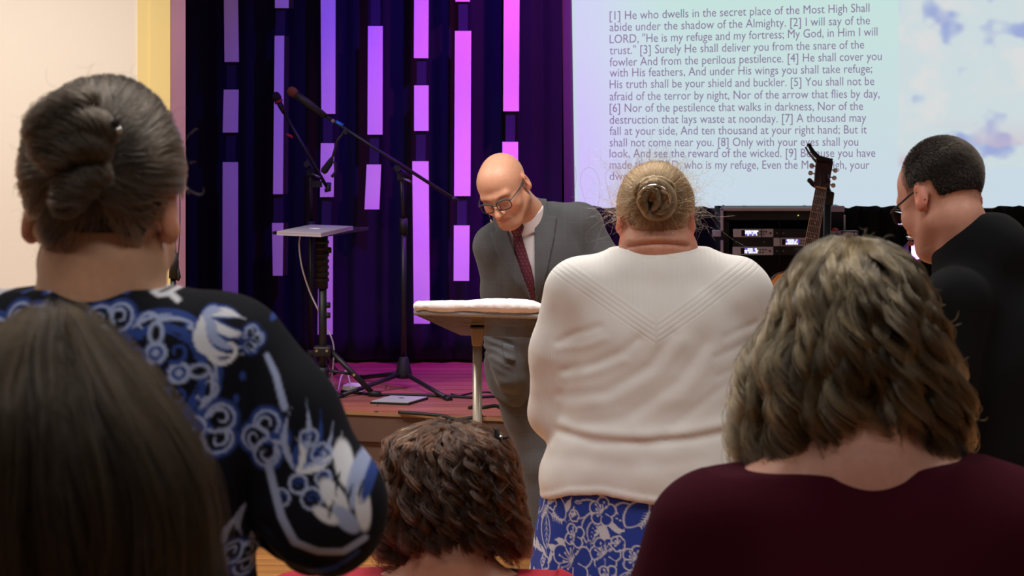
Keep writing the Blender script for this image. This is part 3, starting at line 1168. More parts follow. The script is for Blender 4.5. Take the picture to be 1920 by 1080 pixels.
for (x0, x1, y0, y1, lab) in ((1375, 1450.5, 429.5, 445, 'grey wireless receiver with lit display, upper left in the rack'),
                              (1451, 1526.5, 446, 462, 'grey wireless receiver with lit display, right side of the rack'),
                              (1374, 1450.5, 463, 478.5, 'grey wireless receiver with lit display, lower left in the rack')):
    q = rack_unit(x0, x1, y0, y1, 'wireless_receiver', M_recv, lab, 'receiver')
    q['group'] = 'wireless receivers in the rack'
    yc = (y0 + y1) / 2
    a, b = PR(x0 + 15.5, yc - 5.6, .0085), PR(x0 + 47.5, yc + 5.6, .0085)
    d = MB().box(((a.x + b.x) / 2, a.y, (a.z + b.z) / 2), (b.x - a.x, .002, a.z - b.z)).build('display', M_lcd, q)
    r_ = np.random.default_rng(int(x0 + y0))
    g = MB()
    pz = MB()
    for row in (0, 1, 2):
        x = x0 + 22.5
        while x < x0 + 45:
            wd = r_.uniform(1.5, 5)
            yy = yc - 3.6 + row * 3.4
            ((g if r_.random() < .8 else pz).box(PR(x + wd / 2, yy, .0069), (wd / sR, .0012, 2.9 / sR)))
            x += wd + r_.uniform(.1, .8)
    g.build('display_text', M_lcdg, d)
    pz.build('display_icons', M_lcdp, d)
    for (bx, by) in ((51.5, -2.6), (57, -2.6), (62, -2.6), (51.5, 2.6), (57, 2.6)):
        a = PR(x0 + bx, yc + by, .009)
        MB().tube([a, a - Vector((0, .004, 0))], .0032, 10).build('button', M_black, q)
    a = PR(x0 + 70, yc, .009)
    MB().tube([a, a - Vector((0, .006, 0))], .0042, 12).build('menu_knob', M_black, q)
for (x0, x1, y0, y1, lab) in ((1451, 1526.5, 429.5, 445, 'black blank rack plate right of the upper receiver'),
                              (1375, 1450.5, 446, 462, 'black blank rack plate between the two left receivers'),
                              (1451, 1526.5, 463, 478.5, 'black blank rack plate under the right receiver')):
    q = rack_unit(x0, x1, y0, y1, 'blank_plate', M_facia, lab, 'rack unit', .05)
    for sx in (6, 18) if x0 > 1400 else (6, 58):
        a = PR(x0 + sx, (y0 + y1) / 2, .008)
        MB().tube([a, a - Vector((0, .006, 0))], .0045, 10).build('thumb_screw', M_grey, q)
for (pa, pb, lab) in (((1461, 414), (1463, 470), 'thin black antenna lead hanging inside the rack front'),):
    tag(MB().tube(curve([PR(pa[0], pa[1], .004), PR(pa[0] + 1, 440, .0), PR(pb[0], pb[1], -.002), PR(1460, 505, .0)]), .0018, 6).build('antenna_lead', M_cable), lab, 'cable')
for x, y in ((1428, 434),):
    a = PR(x, 421, -.006)
    b = PR(x, 452, -.006)
    tag(MB().tube([a, b], .0022, 8).build('antenna', M_cable), 'short black antenna crossing the upper left receiver', 'antenna')

# a second case beside the rack
cx0, cx1 = PR(1550, 0).x, PR(1588, 0).x
q = thing('equipment_case', ((cx0 + cx1) / 2, Yr + .18, ZST), 'dark equipment case with purple-lit top beside the rack', 'case')
MB().box(((cx0 + cx1) / 2, Yr + .18, (ZST + PR(0, 389).z) / 2), (cx1 - cx0, .22, PR(0, 389).z - ZST), bevel=.004).build('case_body', M_case, q)
MB().box(((cx0 + cx1) / 2, Yr + .066, PR(0, 393).z), (cx1 - cx0, .012, .028), bevel=.003).build('top_trim', mat('case_trim', srgb(190, 180, 195), .5), q)
MB().box((cx1, Yr + .066, PR(0, 425).z), (.008, .012, .10)).build('corner_trim', M_alu, q)
# small boxes and leads in front of it
q = thing('connection_box', PR(1562, 446, -.05), 'small grey connection box with a red plug beside the guitar stand', 'box')
MB().box(PR(1562, 439, -.05), (.047, .05, .032), bevel=.003).build('box_body', mat('grey_box', srgb(150, 142, 145), .5), q)
MB().tube([PR(1562, 432, -.05), PR(1560, 427, -.05)], [.018, .008], 14).build('red_plug', M_red, q)
MB().box(PR(1555, 439, -.077), (.009, .004, .02)).build('socket', M_black, q)
MB().box(PR(1563, 438, -.077), (.016, .004, .014)).build('socket', mat('socket_grey', (.08, .08, .085), .5), q)
q = thing('stage_box', PR(1588, 447, -.03), 'grey stage box with knobs half hidden by the curly head', 'box')
MB().box(PR(1588, 439, -.03), (.085, .05, .036), bevel=.003).build('box_body', mat('blue_grey_box', srgb(88, 84, 100), .45), q)
for dx in (-10, -3, 6, 12):
    a = PR(1588 + dx, 437, -.056)
    MB().tube([a, a - Vector((0, .01, 0))], .005, 10).build('knob', M_alu if dx != -3 else M_red, q)
zf = PR(0, 447).z - .004
MB().box((PR(1575, 0).x, Yr - .02, (zf + ZST) / 2), (.12, .12, zf - ZST)).build('box_shelf', M_case).update_tag()
tag(bpy.data.objects['box_shelf'], 'black low cabinet carrying the two small boxes beside the rack', 'cabinet')
# ---------------------------------------------------------------- guitar on its stand
sG = 450.0
Rg = Ry(11.8) @ Rx(-10)
nut = P(1539.5, 353, sG)


def G(x, y, z):
    return nut + Rg @ Vector((x, y, z))


# outline of the body, half widths from the neck end down
BODY = [(-.362, .03), (-.366, .075), (-.385, .115), (-.42, .139), (-.46, .145), (-.51, .136), (-.56, .124), (-.60, .126), (-.65, .152), (-.70, .182), (-.75, .198), (-.80, .192), (-.84, .155), (-.862, .09), (-.868, .03)]
M_gtop = mat('guitar_top', srgb(214, 140, 62), .3, coat=.4, vary=(30, .06))
M_gside = mat('guitar_side', srgb(120, 62, 30), .3, coat=.4)
M_fret = mat('fretboard_wood', srgb(88, 52, 44), .45, vary=(60, .12))
M_neck = mat('neck_wood', srgb(150, 84, 40), .4)
M_bind = mat('pale_binding', srgb(206, 170, 130), .45)
M_string = mat('string_steel', (.5, .45, .42), .3, .9)
gt = thing('acoustic_guitar', G(0, .05, -.86), 'acoustic guitar with pale top standing on a guitar stand before the rack', 'guitar')
out = [(w_, z_) for z_, w_ in BODY] + [(-w_, z_) for z_, w_ in BODY[::-1]]
MB().hexa([G(x, .014, z) for x, z in out][::-1], [G(x, .105, z) for x, z in out][::-1]).build('body_shell', M_gside, gt)
MB().hexa([G(x * .985, .010, -.615 + (z + .615) * .985) for x, z in out][::-1], [G(x * .985, .0145, -.615 + (z + .615) * .985) for x, z in out][::-1]).build('soundboard', M_gtop, gt)
MB().tube([G(x * .99, .012, -.615 + (z + .615) * .99) for x, z in out], .004, 6, closed=True).build('edge_binding', M_fret, gt)
MB().lathe(G(0, .0095, -.545), [(.05, 0), (.05, -.002)], R=Rg @ Rx(90), seg=30).build('soundhole', M_black, gt)
MB().lathe(G(0, .0092, -.545), [(.058, 0), (.058, -.001)], R=Rg @ Rx(90), seg=30).build('rosette', M_fret, gt)
MB().box(G(0, .004, -.71), (.15, .012, .028), Rg, .003).build('bridge', M_fret, gt)
MB().hexa([G(-.0215, .006, 0), G(.0215, .006, 0), G(.028, .006, -.40), G(-.028, .006, -.40)],
          [G(-.018, .026, 0), G(.018, .026, 0), G(.024, .030, -.37), G(-.024, .030, -.37)]).build('neck', M_neck, gt)
fb = MB().hexa([G(-.0215, .0, 0), G(.0215, .0, 0), G(.029, .0, -.47), G(-.029, .0, -.47)],
               [G(-.0215, .0065, 0), G(.0215, .0065, 0), G(.029, .010, -.47), G(-.029, .010, -.47)]).build('fretboard', M_fret, gt)
for sx in (-1, 1):
    MB().tube([G(sx * .0222, .001, 0), G(sx * .0297, .001, -.46)], .0014, 6).build('edge_strip', M_bind, fb)
fz = [-.65 * (1 - 2 ** (-n / 12)) for n in range(1, 19)]
for z in fz:
    w_ = .0215 + .0075 * (-z / .47)
    MB().tube([G(-w_, -.0004, z), G(w_, -.0004, z)], .0011, 6).build('fret', M_string, fb)
for n, xs_ in ((3, (0,)), (5, (0,)), (7, (-.009, .009)), (9, (0,)), (12, (-.010, .010))):
    z = (fz[n - 1] + fz[n - 2]) / 2
    for x in xs_:
        MB().lathe(G(x, -.0003, z), [(.0032, 0), (.0032, -.0004)], R=Rg @ Rx(90), seg=10).build('position_dot', M_bind, fb)
MB().box(G(0, -.001, .002), (.044, .008, .006), Rg).build('nut_piece', M_bind, gt)
Rh = Rg @ Rx(-12)


def H(x, y, z):
    return nut + Rh @ Vector((x, y, z))


hs = [(-.021, .0), (.021, .0), (.031, .018), (.0325, .05), (.036, .128), (.018, .131), (-.018, .131), (-.036, .128), (-.0325, .05), (-.030, .018)]
hd = MB().hexa([H(x, .002, z) for x, z in hs], [H(x, .016, z) for x, z in hs]).build('headstock', M_neck, gt)
MB().hexa([H(x * .97, .0, z) for x, z in hs], [H(x * .97, .0025, z) for x, z in hs]).build('head_veneer', mat('dark_veneer', srgb(66, 34, 34), .35), hd)
for i, z in enumerate((.028, .062, .096)):
    for sx in (-1, 1):
        q = MB().lathe(H(sx * .019, .001, z), [(.0065, 0), (.0065, -.003), (.0035, -.004), (.003, -.012)], R=Rh @ Rx(90), seg=12).build('tuning_post', M_chrome, hd)
        k = MB().tube([H(sx * .033, .011, z), H(sx * .043, .011, z)], .0028, 8)
        k.tube([H(sx * .042, .011, z), H(sx * .046, .011, z), H(sx * .056, .011, z), H(sx * .060, .011, z)], [.004, .0095, .0095, .004], 12)
        k.build('tuning_key', M_alu, hd)
for i in range(6):
    x0 = -.0165 + .0066 * i
    zt_ = (.028, .062, .096)[i if i < 3 else 5 - i]
    MB().tube([H((-.019 if i < 3 else .019), -.007, zt_), G(x0, -.0045, .002), G(x0 * 1.5, -.006, -.71)], .0009, 5).build('string', M_string, gt)
cp = thing('capo', H(0, -.004, .125), 'black spring capo clamped on the top of the guitar headstock', 'capo')
MB().tube([H(-.036, -.006, .122), H(.030, -.006, .131)], .0085, 10).build('clamp_bar', M_blackmat, cp)
MB().tube([H(.02, -.006, .130), H(-.03, -.012, .127), H(-.06, -.02, .146), H(-.078, -.024, .168)], [.008, .011, .010, .007], 10).build('lever', M_blackmat, cp)
MB().tube([H(-.078, -.024, .166), H(-.082, -.025, .175)], [.010, .008], 10).build('lever_tip', M_cable, cp)
MB().tube([H(-.03, .022, .120), H(-.066, .012, .146), H(-.088, .010, .172)], [.006, .0045, .004], 8).build('lower_lever', M_grey, cp)

gs = thing('guitar_stand', (P(1545, 0, 442).x, FPX / 442, ZST), 'black tube guitar stand with padded yoke holding the guitar neck', 'stand')
sS_ = 443.0
py0 = P(1552, 372, sS_)
MB().tube([(py0.x - .012, py0.y, ZST + .02), py0], .0155, 12).build('post', M_black, gs)
MB().box(P(1555, 372, sS_), (.034, .034, .060), Ry(8), .008).build('yoke_clamp', M_blackmat, gs)
MB().tube(curve([P(1556, 362, sS_), P(1552, 352, sS_ - 1), P(1553, 340, sS_ + 4), P(1551, 332, 452), P(1549, 326, 456)]), .0095, 10).build('yoke_arm', M_cable, gs)
MB().tube(curve([P(1550, 361, sS_), P(1538, 353, 441), P(1526, 347, 446), P(1518, 338, 455)]), .0095, 10).build('yoke_arm', M_cable, gs)
for ang in (200, 320, 80):
    c, s_ = math.cos(math.radians(ang)), math.sin(math.radians(ang))
    f = Vector((py0.x - .012 + .24 * c, py0.y + .2 * s_, ZST + .011))
    MB().tube([(py0.x - .012, py0.y, ZST + .20), f], .010).build('leg', M_black, gs)
for sx in (-1, 1):
    MB().tube([(py0.x - .012, py0.y, ZST + .19), (py0.x - .07 + sx * .09, py0.y - .05, ZST + .16), (py0.x - .07 + sx * .09, py0.y - .17, ZST + .16), (py0.x - .07 + sx * .09, py0.y - .175, ZST + .20)], .008).build('body_hook', M_cable, gs)

# ---------------------------------------------------------------- purple stage lamp at the right
sl = 430.0
lc = P(1712, 474, sl)
q = thing('stage_light', (lc.x, lc.y + .03, ZST), 'stage lamp glowing bright purple under the chin of the man with glasses', 'lamp')
dl = (Vector((0, 0, 1.7)) - lc).normalized()
Rl = dl.to_track_quat('Z', 'Y').to_matrix()
MB().lathe(lc - dl * .09, [(.03, 0), (.045, .02), (.047, .085), (.05, .09)], R=Rl, seg=20).build('lamp_housing', M_black, q)
M_lens = mat('purple_lens', (.2, .05, .3), .3, emit=(.75, .22, 1.0), estr=9)
lp = [lc + Rl @ Vector((x, y, .004)) for x, y in ((-.016, .034), (.006, .036), (.036, -.008), (.034, -.022), (-.012, -.042), (-.018, -.03))]
MB().poly(lp, .006, dl).build('lens', M_lens, q)
MB().tube([lc - dl * .05 - Vector((0, 0, .04)), (lc.x, lc.y + .04, ZST + .02)], .012).build('lamp_post', M_black, q)
MB().lathe((lc.x, lc.y + .04, ZST), [(.10, 0), (.10, .012), (.02, .02)], seg=20).build('lamp_base', M_black, q)
d_ = bpy.data.lights.new('stage_light_glow', 'POINT')
d_.energy, d_.color, d_.shadow_soft_size = .35, (.7, .2, 1.0), .03
o_ = bpy.data.objects.new('stage_light_glow', d_)
COL.objects.link(o_)
o_.location = lc + dl * .05
tl = P(1707, 452, 440)
q = thing('music_stand_lamp', (tl.x, tl.y, ZST), 'silver clip lamp with orange shade behind the nose of the man with glasses', 'lamp')
MB().box(tl + Vector((0, 0, .014)), (.034, .03, .014), bevel=.004).build('lamp_head', M_chrome, q)
MB().lathe(tl + Vector((0, 0, -.02)), [(.016, 0), (.014, .012), (.006, .024)], seg=14).build('shade', mat('orange_shade', srgb(170, 100, 80), .5), q)
MB().tube([tl + Vector((0, .01, .01)), (tl.x, tl.y + .02, ZST + .01)], .007).build('lamp_post', M_black, q)
MB().lathe((tl.x, tl.y + .02, ZST), [(.08, 0), (.08, .01), (.02, .016)], seg=20).build('lamp_base', M_black, q)

# ---------------------------------------------------------------- lectern with towel and book
M_acryl = mat('clear_acrylic', (.115, .10, .098), .16, trans=.5, ior=1.2)
M_pole = mat('brushed_steel', srgb(188, 176, 160), .38, .55)
M_cone = mat('bronze_collar', srgb(128, 110, 94), .45, .3)
NL, NR = P(776, 586, 585), P(1030, 594, 585)
FRr, FLl = P(1036, 631, 550), P(864, 625.5, 550)
pc = Vector((P(895, 0, 568).x, FPX / 568, 0))
lt = thing('lectern', pc, 'clear acrylic lectern on a steel post in front of the bald man', 'lectern')
un = (FLl - NL).cross(NR - NL).normalized()
if un.z < 0:
    un = -un
MB().hexa([NL - un * .006, NR - un * .006, FRr - un * .006, FLl - un * .006], [NL + un * .006, NR + un * .006, FRr + un * .006, FLl + un * .006]).build('top_plate', M_acryl, lt)
MB().tube([NL, NR], .0085, 8).build('front_edge', mat('polished_edge', (.80, .72, .68), .12, trans=.7, ior=1.4), lt)
MB().hexa([FLl - un * .006, FRr - un * .006, FRr - un * .006 + Vector((0, .012, 0)), FLl - un * .006 + Vector((0, .012, 0))],
          [FLl + un * .03, FRr + un * .03, FRr + un * .03 + Vector((0, .012, 0)), FLl + un * .03 + Vector((0, .012, 0))]).build('book_ledge', M_acryl, lt)
MB().lathe((pc.x, pc.y, P(0, 648, 568).z), [(.0165, 0), (.018, .004), (.0235, .055), (.0235, .063)], seg=24).build('collar', M_cone, lt)
MB().lathe((pc.x, pc.y, 0), [(.0155, .02), (.0155, P(0, 648, 568).z)], seg=20).build('post', M_pole, lt)
for (dx, dy) in ((0, 0),):
    MB().lathe((pc.x, pc.y, 0), [(.21, 0), (.21, .012), (.03, .022), (.02, .03)], seg=36).build('base_plate', M_pole, lt)
MB().box((pc.x, pc.y, P(0, 606, 568).z + .004), (.09, .09, .008), bevel=.002).build('mount_plate', mat('dark_steel', (.16, .13, .11), .4, .6), lt)


def on_plate(px, t, lift):
    """point above the tilted top: px along the near edge, t 0..1 towards the far edge"""
    a = NL.lerp(NR, (px - 776) / 254)
    b = FLl.lerp(FRr, (px - 776) / 254)
    return a.lerp(b, t) + un * lift


bq = [on_plate(792, .03, .007), on_plate(1002, .03, .007), on_plate(998, .62, .007), on_plate(815, .62, .007)]
bk = MB().hexa(bq, [p + un * .012 for p in bq]).build('book', mat('red_cover', srgb(150, 32, 44), .5))
tag(bk, 'thin red book lying under the white towel on the lectern', 'book')
S = Solid()
for t_, r_ in ((.0, .0115), (.10, .0125), (.20, .013), (.30, .0135), (.40, .013), (.5, .012)):
    tx = np.linspace(786, 1014, 15)
    tz = np.interp(tx, [786, 800, 835, 880, 930, 970, 1014], [.003, .001, .002, .006, .010, .0105, .007])
    tr = r_ * np.interp(tx, [786, 800, 835, 880, 930, 970, 1014], [.95, .75, .80, 1.05, 1.25, 1.25, 1.1])
    tp = [on_plate(x, t_, .021 + z) for x, z in zip(tx, tz)]
    S.chain(tp, list(tr), k=.03)
S.cap(on_plate(784, -.01, .020), on_plate(786, .3, .022), .0145, k=.01)
M_towel = mat('white_terry', srgb(232, 222, 222), .95, bump=(420, .5, .003))
tw = solid_obj('towel', S, .004, M_towel, disp=lambda p: .0012 * vnoise(p * 120, 3) + .003 * vnoise(p * 14, 4))
tag(tw, 'folded white towel lying along the top of the lectern', 'towel')


# ---------------------------------------------------------------- people: shared helpers
def head(S, R, t, k=1.0, nose=True, face=True):
    """adds a head to the solid; local axes: -y forward, x to the person's left, origin between the ears at eye level"""
    S.frame(R, t)
    e = lambda c, r, **kw: S.ell([v * k for v in c], [v * k for v in r], **kw)
    c = lambda a, b, ra, rb=None, **kw: S.cap([v * k for v in a], [v * k for v in b], ra * k, None if rb is None else rb * k, **kw)
    e((0, .016, .030), (.077, .094, .086), k=.02)
    e((0, -.035, .036), (.066, .058, .066), k=.03)
    e((0, -.036, -.030), (.062, .058, .075), k=.03)
    for s in (-1, 1):
        c((s * .052, .0, -.055), (s * .026, -.072, -.096), .019, .016, k=.03)
        e((s * .042, -.062, -.030), (.024, .024, .024), k=.025)
        c((s * .012, -.094, .018), (s * .044, -.082, .020), .0095, .0085, k=.02)
    e((0, -.078, -.102), (.026, .020, .018), k=.025)
    e((0, -.055, -.098), (.034, .034, .022), k=.03)
    for s in (-1, 1):
        c((s * .020, -.100, -.040), (s * .034, -.086, -.068), .0022, op='s', k=.008)
    for s in (-1, 1):
        e((s * .031, -.100, -.002), (.017, .014, .012), op='s', k=.014)
        e((s * .031, -.0815, -.003), (.0145, .0145, .0125), k=.004)
        c((s * .018, -.0905, .004), (s * .043, -.083, .003), .0042, .004, k=.006)
    c((0, -.093, .006), (0, -.121, -.037), .0075, .0122, k=.012)
    for s in (-1, 1):
        e((s * .0125, -.104, -.038), (.0085, .011, .008), k=.010)
        e((s * .007, -.112, -.0465), (.0035, .006, .004), op='s', k=.004)
    e((0, -.079, -.070), (.031, .0175, .026), k=.02)
    for s in (-1, 1):
        c((0, -.0985, -.0640), (s * .025, -.0875, -.0685), .0056, .0034, k=.006)
    c((0, -.0960, -.0770), (.018, -.0895, -.0755), .0066, .005, k=.006)
    c((0, -.0960, -.0770), (-.018, -.0895, -.0755), .0066, .005, k=.006)
    c((0, -.1040, -.0706), (.026, -.0905, -.0700), .0020, op='s', k=.003)
    c((0, -.1040, -.0706), (-.026, -.0905, -.0700), .0020, op='s', k=.003)
    for s in (-1, 1):
        er = Rz(s * 22) @ Ry(s * -8)
        e((s * .081, .022, -.004), (.009, .0185, .031), k=.008, rot=er)
        e((s * .0795, .014, -.027), (.0085, .0115, .012), k=.008, rot=er)
        e((s * .092, .014, .0), (.0075, .010, .017), op='s', k=.006, rot=er)
    S.frame()


def hand(S, wrist, d, n, side=1, curl=25, k=1.0):
    """palm, four unequal fingers and a thumb; d along the hand, n out of the back of the hand"""
    d = Vector(d).normalized()
    n = (Vector(n) - d * Vector(n).dot(d)).normalized()
    x = d.cross(n) * side
    w = Vector(wrist)
    at = lambda a, b, c: w + d * a * k + x * b * k + n * c * k
    R = Matrix((x, d, n)).transposed()
    S.ell(at(.048, 0, 0), (.041 * k, .050 * k, .015 * k), k=.012, rot=R)
    c_, s_ = math.cos(math.radians(curl)), math.sin(math.radians(curl))
    for i, (b, ln, a0) in enumerate(((.029, .070, .088), (.010, .079, .094), (-.010, .073, .091), (-.028, .056, .083))):
        p0 = at(a0 - .012, b, .003)
        p1 = p0 + (d * c_ - n * s_) * ln * .5 * k + x * b * .08
        c2, s2 = math.cos(math.radians(curl * 2.1)), math.sin(math.radians(curl * 2.1))
        p2 = p1 + (d * c2 - n * s2) * ln * .3 * k
        c3, s3 = math.cos(math.radians(curl * 2.8)), math.sin(math.radians(curl * 2.8))
        p3 = p2 + (d * c3 - n * s3) * ln * .22 * k
        S.chain([p0, p1, p2, p3], [.0090 * k, .0083 * k, .0076 * k, .0066 * k], k=.004)
    S.chain([at(.018, .028, -.004), at(.048, .052, -.014), at(.074, .058, -.022), at(.094, .056, -.028)], [.014 * k, .0105 * k, .0092 * k, .0075 * k], k=.006)


def skin(name, c, rough=.45):
    return mat(name, c, rough, attr='col', vary=(90, .05), spec=.45, sss=.12)


def skin_cols(base, R, t, lips=True, stubble=0., earred=.5, shine=None):
    Rm, tv = np.array(R), np.array(t)
    base = np.array(base)

    def f(V):
        L = (V - tv) @ Rm
        c = np.tile(base, (len(V), 1))
        red = np.array([1.12, .78, .74])
        w = np.zeros(len(V))
        w += .8 * earred * sm(.070, .083, np.abs(L[:, 0])) * (np.abs(L[:, 1] - .015) < .05) * (np.abs(L[:, 2]) < .06)
        w += .35 * np.exp(-((np.abs(L[:, 0]) - .042) ** 2 + (L[:, 2] + .03) ** 2) / .0005) * (L[:, 1] < -.03)
        w += .2 * np.exp(-((L[:, 0]) ** 2 + (L[:, 2] + .036) ** 2) / .0003) * (L[:, 1] < -.08)
        w = np.clip(w, 0, 1)[:, None]
        c = c * (1 - w) + c * red * w
        if lips:
            w = np.exp(-((L[:, 0] / .022) ** 4 + ((L[:, 2] + .070) / .0095) ** 4)) * (L[:, 1] < -.08)
            w = w[:, None] * .75
            c = c * (1 - w) + base * np.array([.82, .42, .42]) * w
        if stubble:
            w = stubble * sm(-.03, -.07, L[:, 2]) * (L[:, 1] < .01) * (np.abs(L[:, 2]) < .13)
            c = c * (1 - w[:, None] * .22)
        w = np.exp(-((np.abs(L[:, 0]) - .031) ** 2 / .0003 + (L[:, 2] - .019) ** 2 / .00002)) * (L[:, 1] < -.07)
        c = c * (1 - .35 * w[:, None])
        return c
    return f


def figure(S, J, r):
    """torso and limbs under the clothes; J joints (world), r a girth factor"""
    S.frame()
    g = lambda a, b, ra, rb: S.cap(J[a], J[b], ra * r, rb * r, k=.04)
    S.cap(J['neck'], J['throat'], .056, .052, k=.04)
    S.cap(J['chest'], J['neck'], .085 * r, .05, k=.06)
    S.cap(J['chest'], J['pelvis'], .10 * r, .11 * r, k=.08)
    for s in 'LR':
        S.cap(J['chest'], J['sh' + s], .08 * r, .05 * r, k=.06)
        g('sh' + s, 'el' + s, .047, .038)
        g('el' + s, 'wr' + s, .038, .026)
        if 'hip' + s in J:
            S.cap(J['pelvis'], J['hip' + s], .09 * r, .085 * r, k=.06)
            g('hip' + s, 'kn' + s, .075, .05)
            g('kn' + s, 'an' + s, .05, .036)
            a = Vector(J['an' + s])
            f = Vector(J.get('fwd', (0, -1, 0)))
            S.cap((a.x - f.x * .03, a.y - f.y * .03, .034), (a.x + f.x * .10, a.y + f.y * .10, .030), .034, .030, k=.03)
            S.cap(a, (a.x, a.y, .04), .036, .034, k=.03)


def body_object(S, label, group, loc, mat_, zones, cols, h=.011, disp=None):
    o = solid_obj('person', S, h, mat_, at=loc, zones=zones, color=cols, disp=disp)
    return tag(o, label, 'person', group)


def zone(c, r, q):
    return [(c[i] - r, c[i] + r, q) for i in range(3)]


def zones_of(*zz):
    return tuple(tuple(z[i] for z in zz) for i in range(3))


def shell(name, F, ax, off, thick, region, material, parent, relax=2, color=None, keep=None):
    """a sheet lying off above the surface of F where region(points) < 0"""
    xs, ys, zs = ax
    idx, pts = near_points(F, xs, ys, zs, .05)
    E = np.full(F.shape, .08, np.float32)
    E[idx] = np.maximum(np.abs(F[idx] - off) - thick / 2, region(pts))
    V, Q = surfnet(E, xs, ys, zs, relax)
    me = fast_mesh(name, V, Q, color(V) if color else None)
    return link(name, me, material, parent)


# ---------------------------------------------------------------- the bald man in the grey suit
loc = Vector((.07, 6.95, 0))
Rp = Rz(-28) @ Ry(-13) @ Rx(33)
hp = P(945, 352, 541)
J = dict(throat=hp + Rp @ Vector((0, .022, -.07)), neck=(.052, 6.79, 1.345), chest=(.075, 6.83, 1.18), pelvis=(.055, 6.96, .83),
         shR=(-.075, 6.80, 1.235), elR=(-.045, 6.87, .92), wrR=(.02, 6.93, .86),
         shL=(.255, 6.84, 1.315), elL=(.37, 6.78, 1.08), wrL=(.205, 6.545, 1.035),
         hipR=(.00, 6.97, .80), knR=(.10, 6.99, .45), anR=(.155, 7.03, .08),
         hipL=(.15, 6.97, .80), knL=(.215, 6.98, .45), anL=(.26, 7.02, .08))
S = Solid()
figure(S, J, .85)
hand(S, J['wrL'], (-.75, -.55, -.12), (.1, -.1, 1), 1, 14)
hand(S, J['wrR'], (.1, .05, -1), (-.8, -.5, 0), 1, 18, .85)
S.cap(J['throat'], J['neck'], .056, .060, k=.04)
head(S, Rp, hp)
preacher = body_object(S, 'bald person in a grey suit and glasses reading down at the lectern', None, loc,
                       skin('skin_preacher', srgb(205, 150, 122), .48),
                       zones_of(zone(hp, .135, .0028), zone(Vector(J['wrL']) + Vector((-.07, -.06, -.02)), .1, .005)),
                       skin_cols(srgb(208, 152, 124), Rp, hp, stubble=.6), .011)
# jacket
S = Solid()
S.ell((.085, 6.82, 1.19), (.180, .125, .185), k=.05, rot=Ry(-12))
S.cap((-.055, 6.81, 1.245), (.245, 6.85, 1.325), .062, .062, k=.06)
S.cap((.05, 6.80, 1.335), (-.06, 6.81, 1.25), .05, .06, k=.05)
S.cap((.07, 6.81, 1.35), (.23, 6.85, 1.325), .05, .058, k=.05)
S.ell((.075, 6.88, .99), (.165, .125, .20), k=.06)
S.ell((.055, 6.95, .80), (.150, .130, .17), k=.06)
S.cap((-.01, 6.93, .82), (.0, 6.91, .71), .075, .06, k=.05)
S.cap((.12, 6.95, .82), (.14, 6.95, .74), .10, .09, k=.05)
S.chain([(-.062, 6.81, 1.235), (-.048, 6.84, 1.08), (-.040, 6.87, .92)], [.066, .060, .057], k=.035)
S.chain([(-.040, 6.87, .92), (-.020, 6.83, .835), (-.006, 6.825, .775)], [.056, .050, .050], k=.03)
S.chain([(.255, 6.85, 1.305), (.325, 6.83, 1.18), (.37, 6.79, 1.07)], [.070, .064, .058], k=.035)
S.cap((.37, 6.79, 1.07), (.235, 6.60, 1.045), .056, .042, k=.02)
HJ = .0042
ax = axes_for(S, HJ)
F = S.field(*ax)
idx, pts = near_points(F, *ax)
d = .0035 * vnoise(pts * np.array([18, 18, 7]), 11) + .002 * vnoise(pts * np.array([40, 40, 18]), 12)
# creases across the bent elbow and around the pocketed hand
cr = np.sin(pts[:, 2] * 190 + pts[:, 0] * 60 + 2 * vnoise(pts * 14, 5)) * np.exp(-((pts[:, 2] - .90) / .09) ** 2) * sm(.02, -.02, pts[:, 0])
F[idx] += d + .003 * cr
XL = lambda z: np.interp(z, [1.02, 1.07, 1.17, 1.293, 1.42], [.085, .062, .026, -.016, -.065])
XR = lambda z: np.interp(z, [1.02, 1.07, 1.25, 1.42], [.086, .084, .082, .082])
X, Y, Z = ax[0][:, None, None], ax[1][None, :, None], ax[2][None, None, :]
vee = np.maximum(np.maximum(XL(Z) - X, X - XR(Z)), Y - 6.80) + 0 * X
ZH = lambda x: .665 + np.maximum(0, x - .0) * .0 + np.maximum(0, -.0 - x) * .55 + np.maximum(0, x - .03) * 1.15
front_cut = np.where((Y < 6.95) & (X < .20), ZH(X) - Z, .665 - Z)
Fj = np.maximum(np.maximum(F, -vee), front_cut).astype(np.float32)
V, Q = surfnet(Fj, *ax)


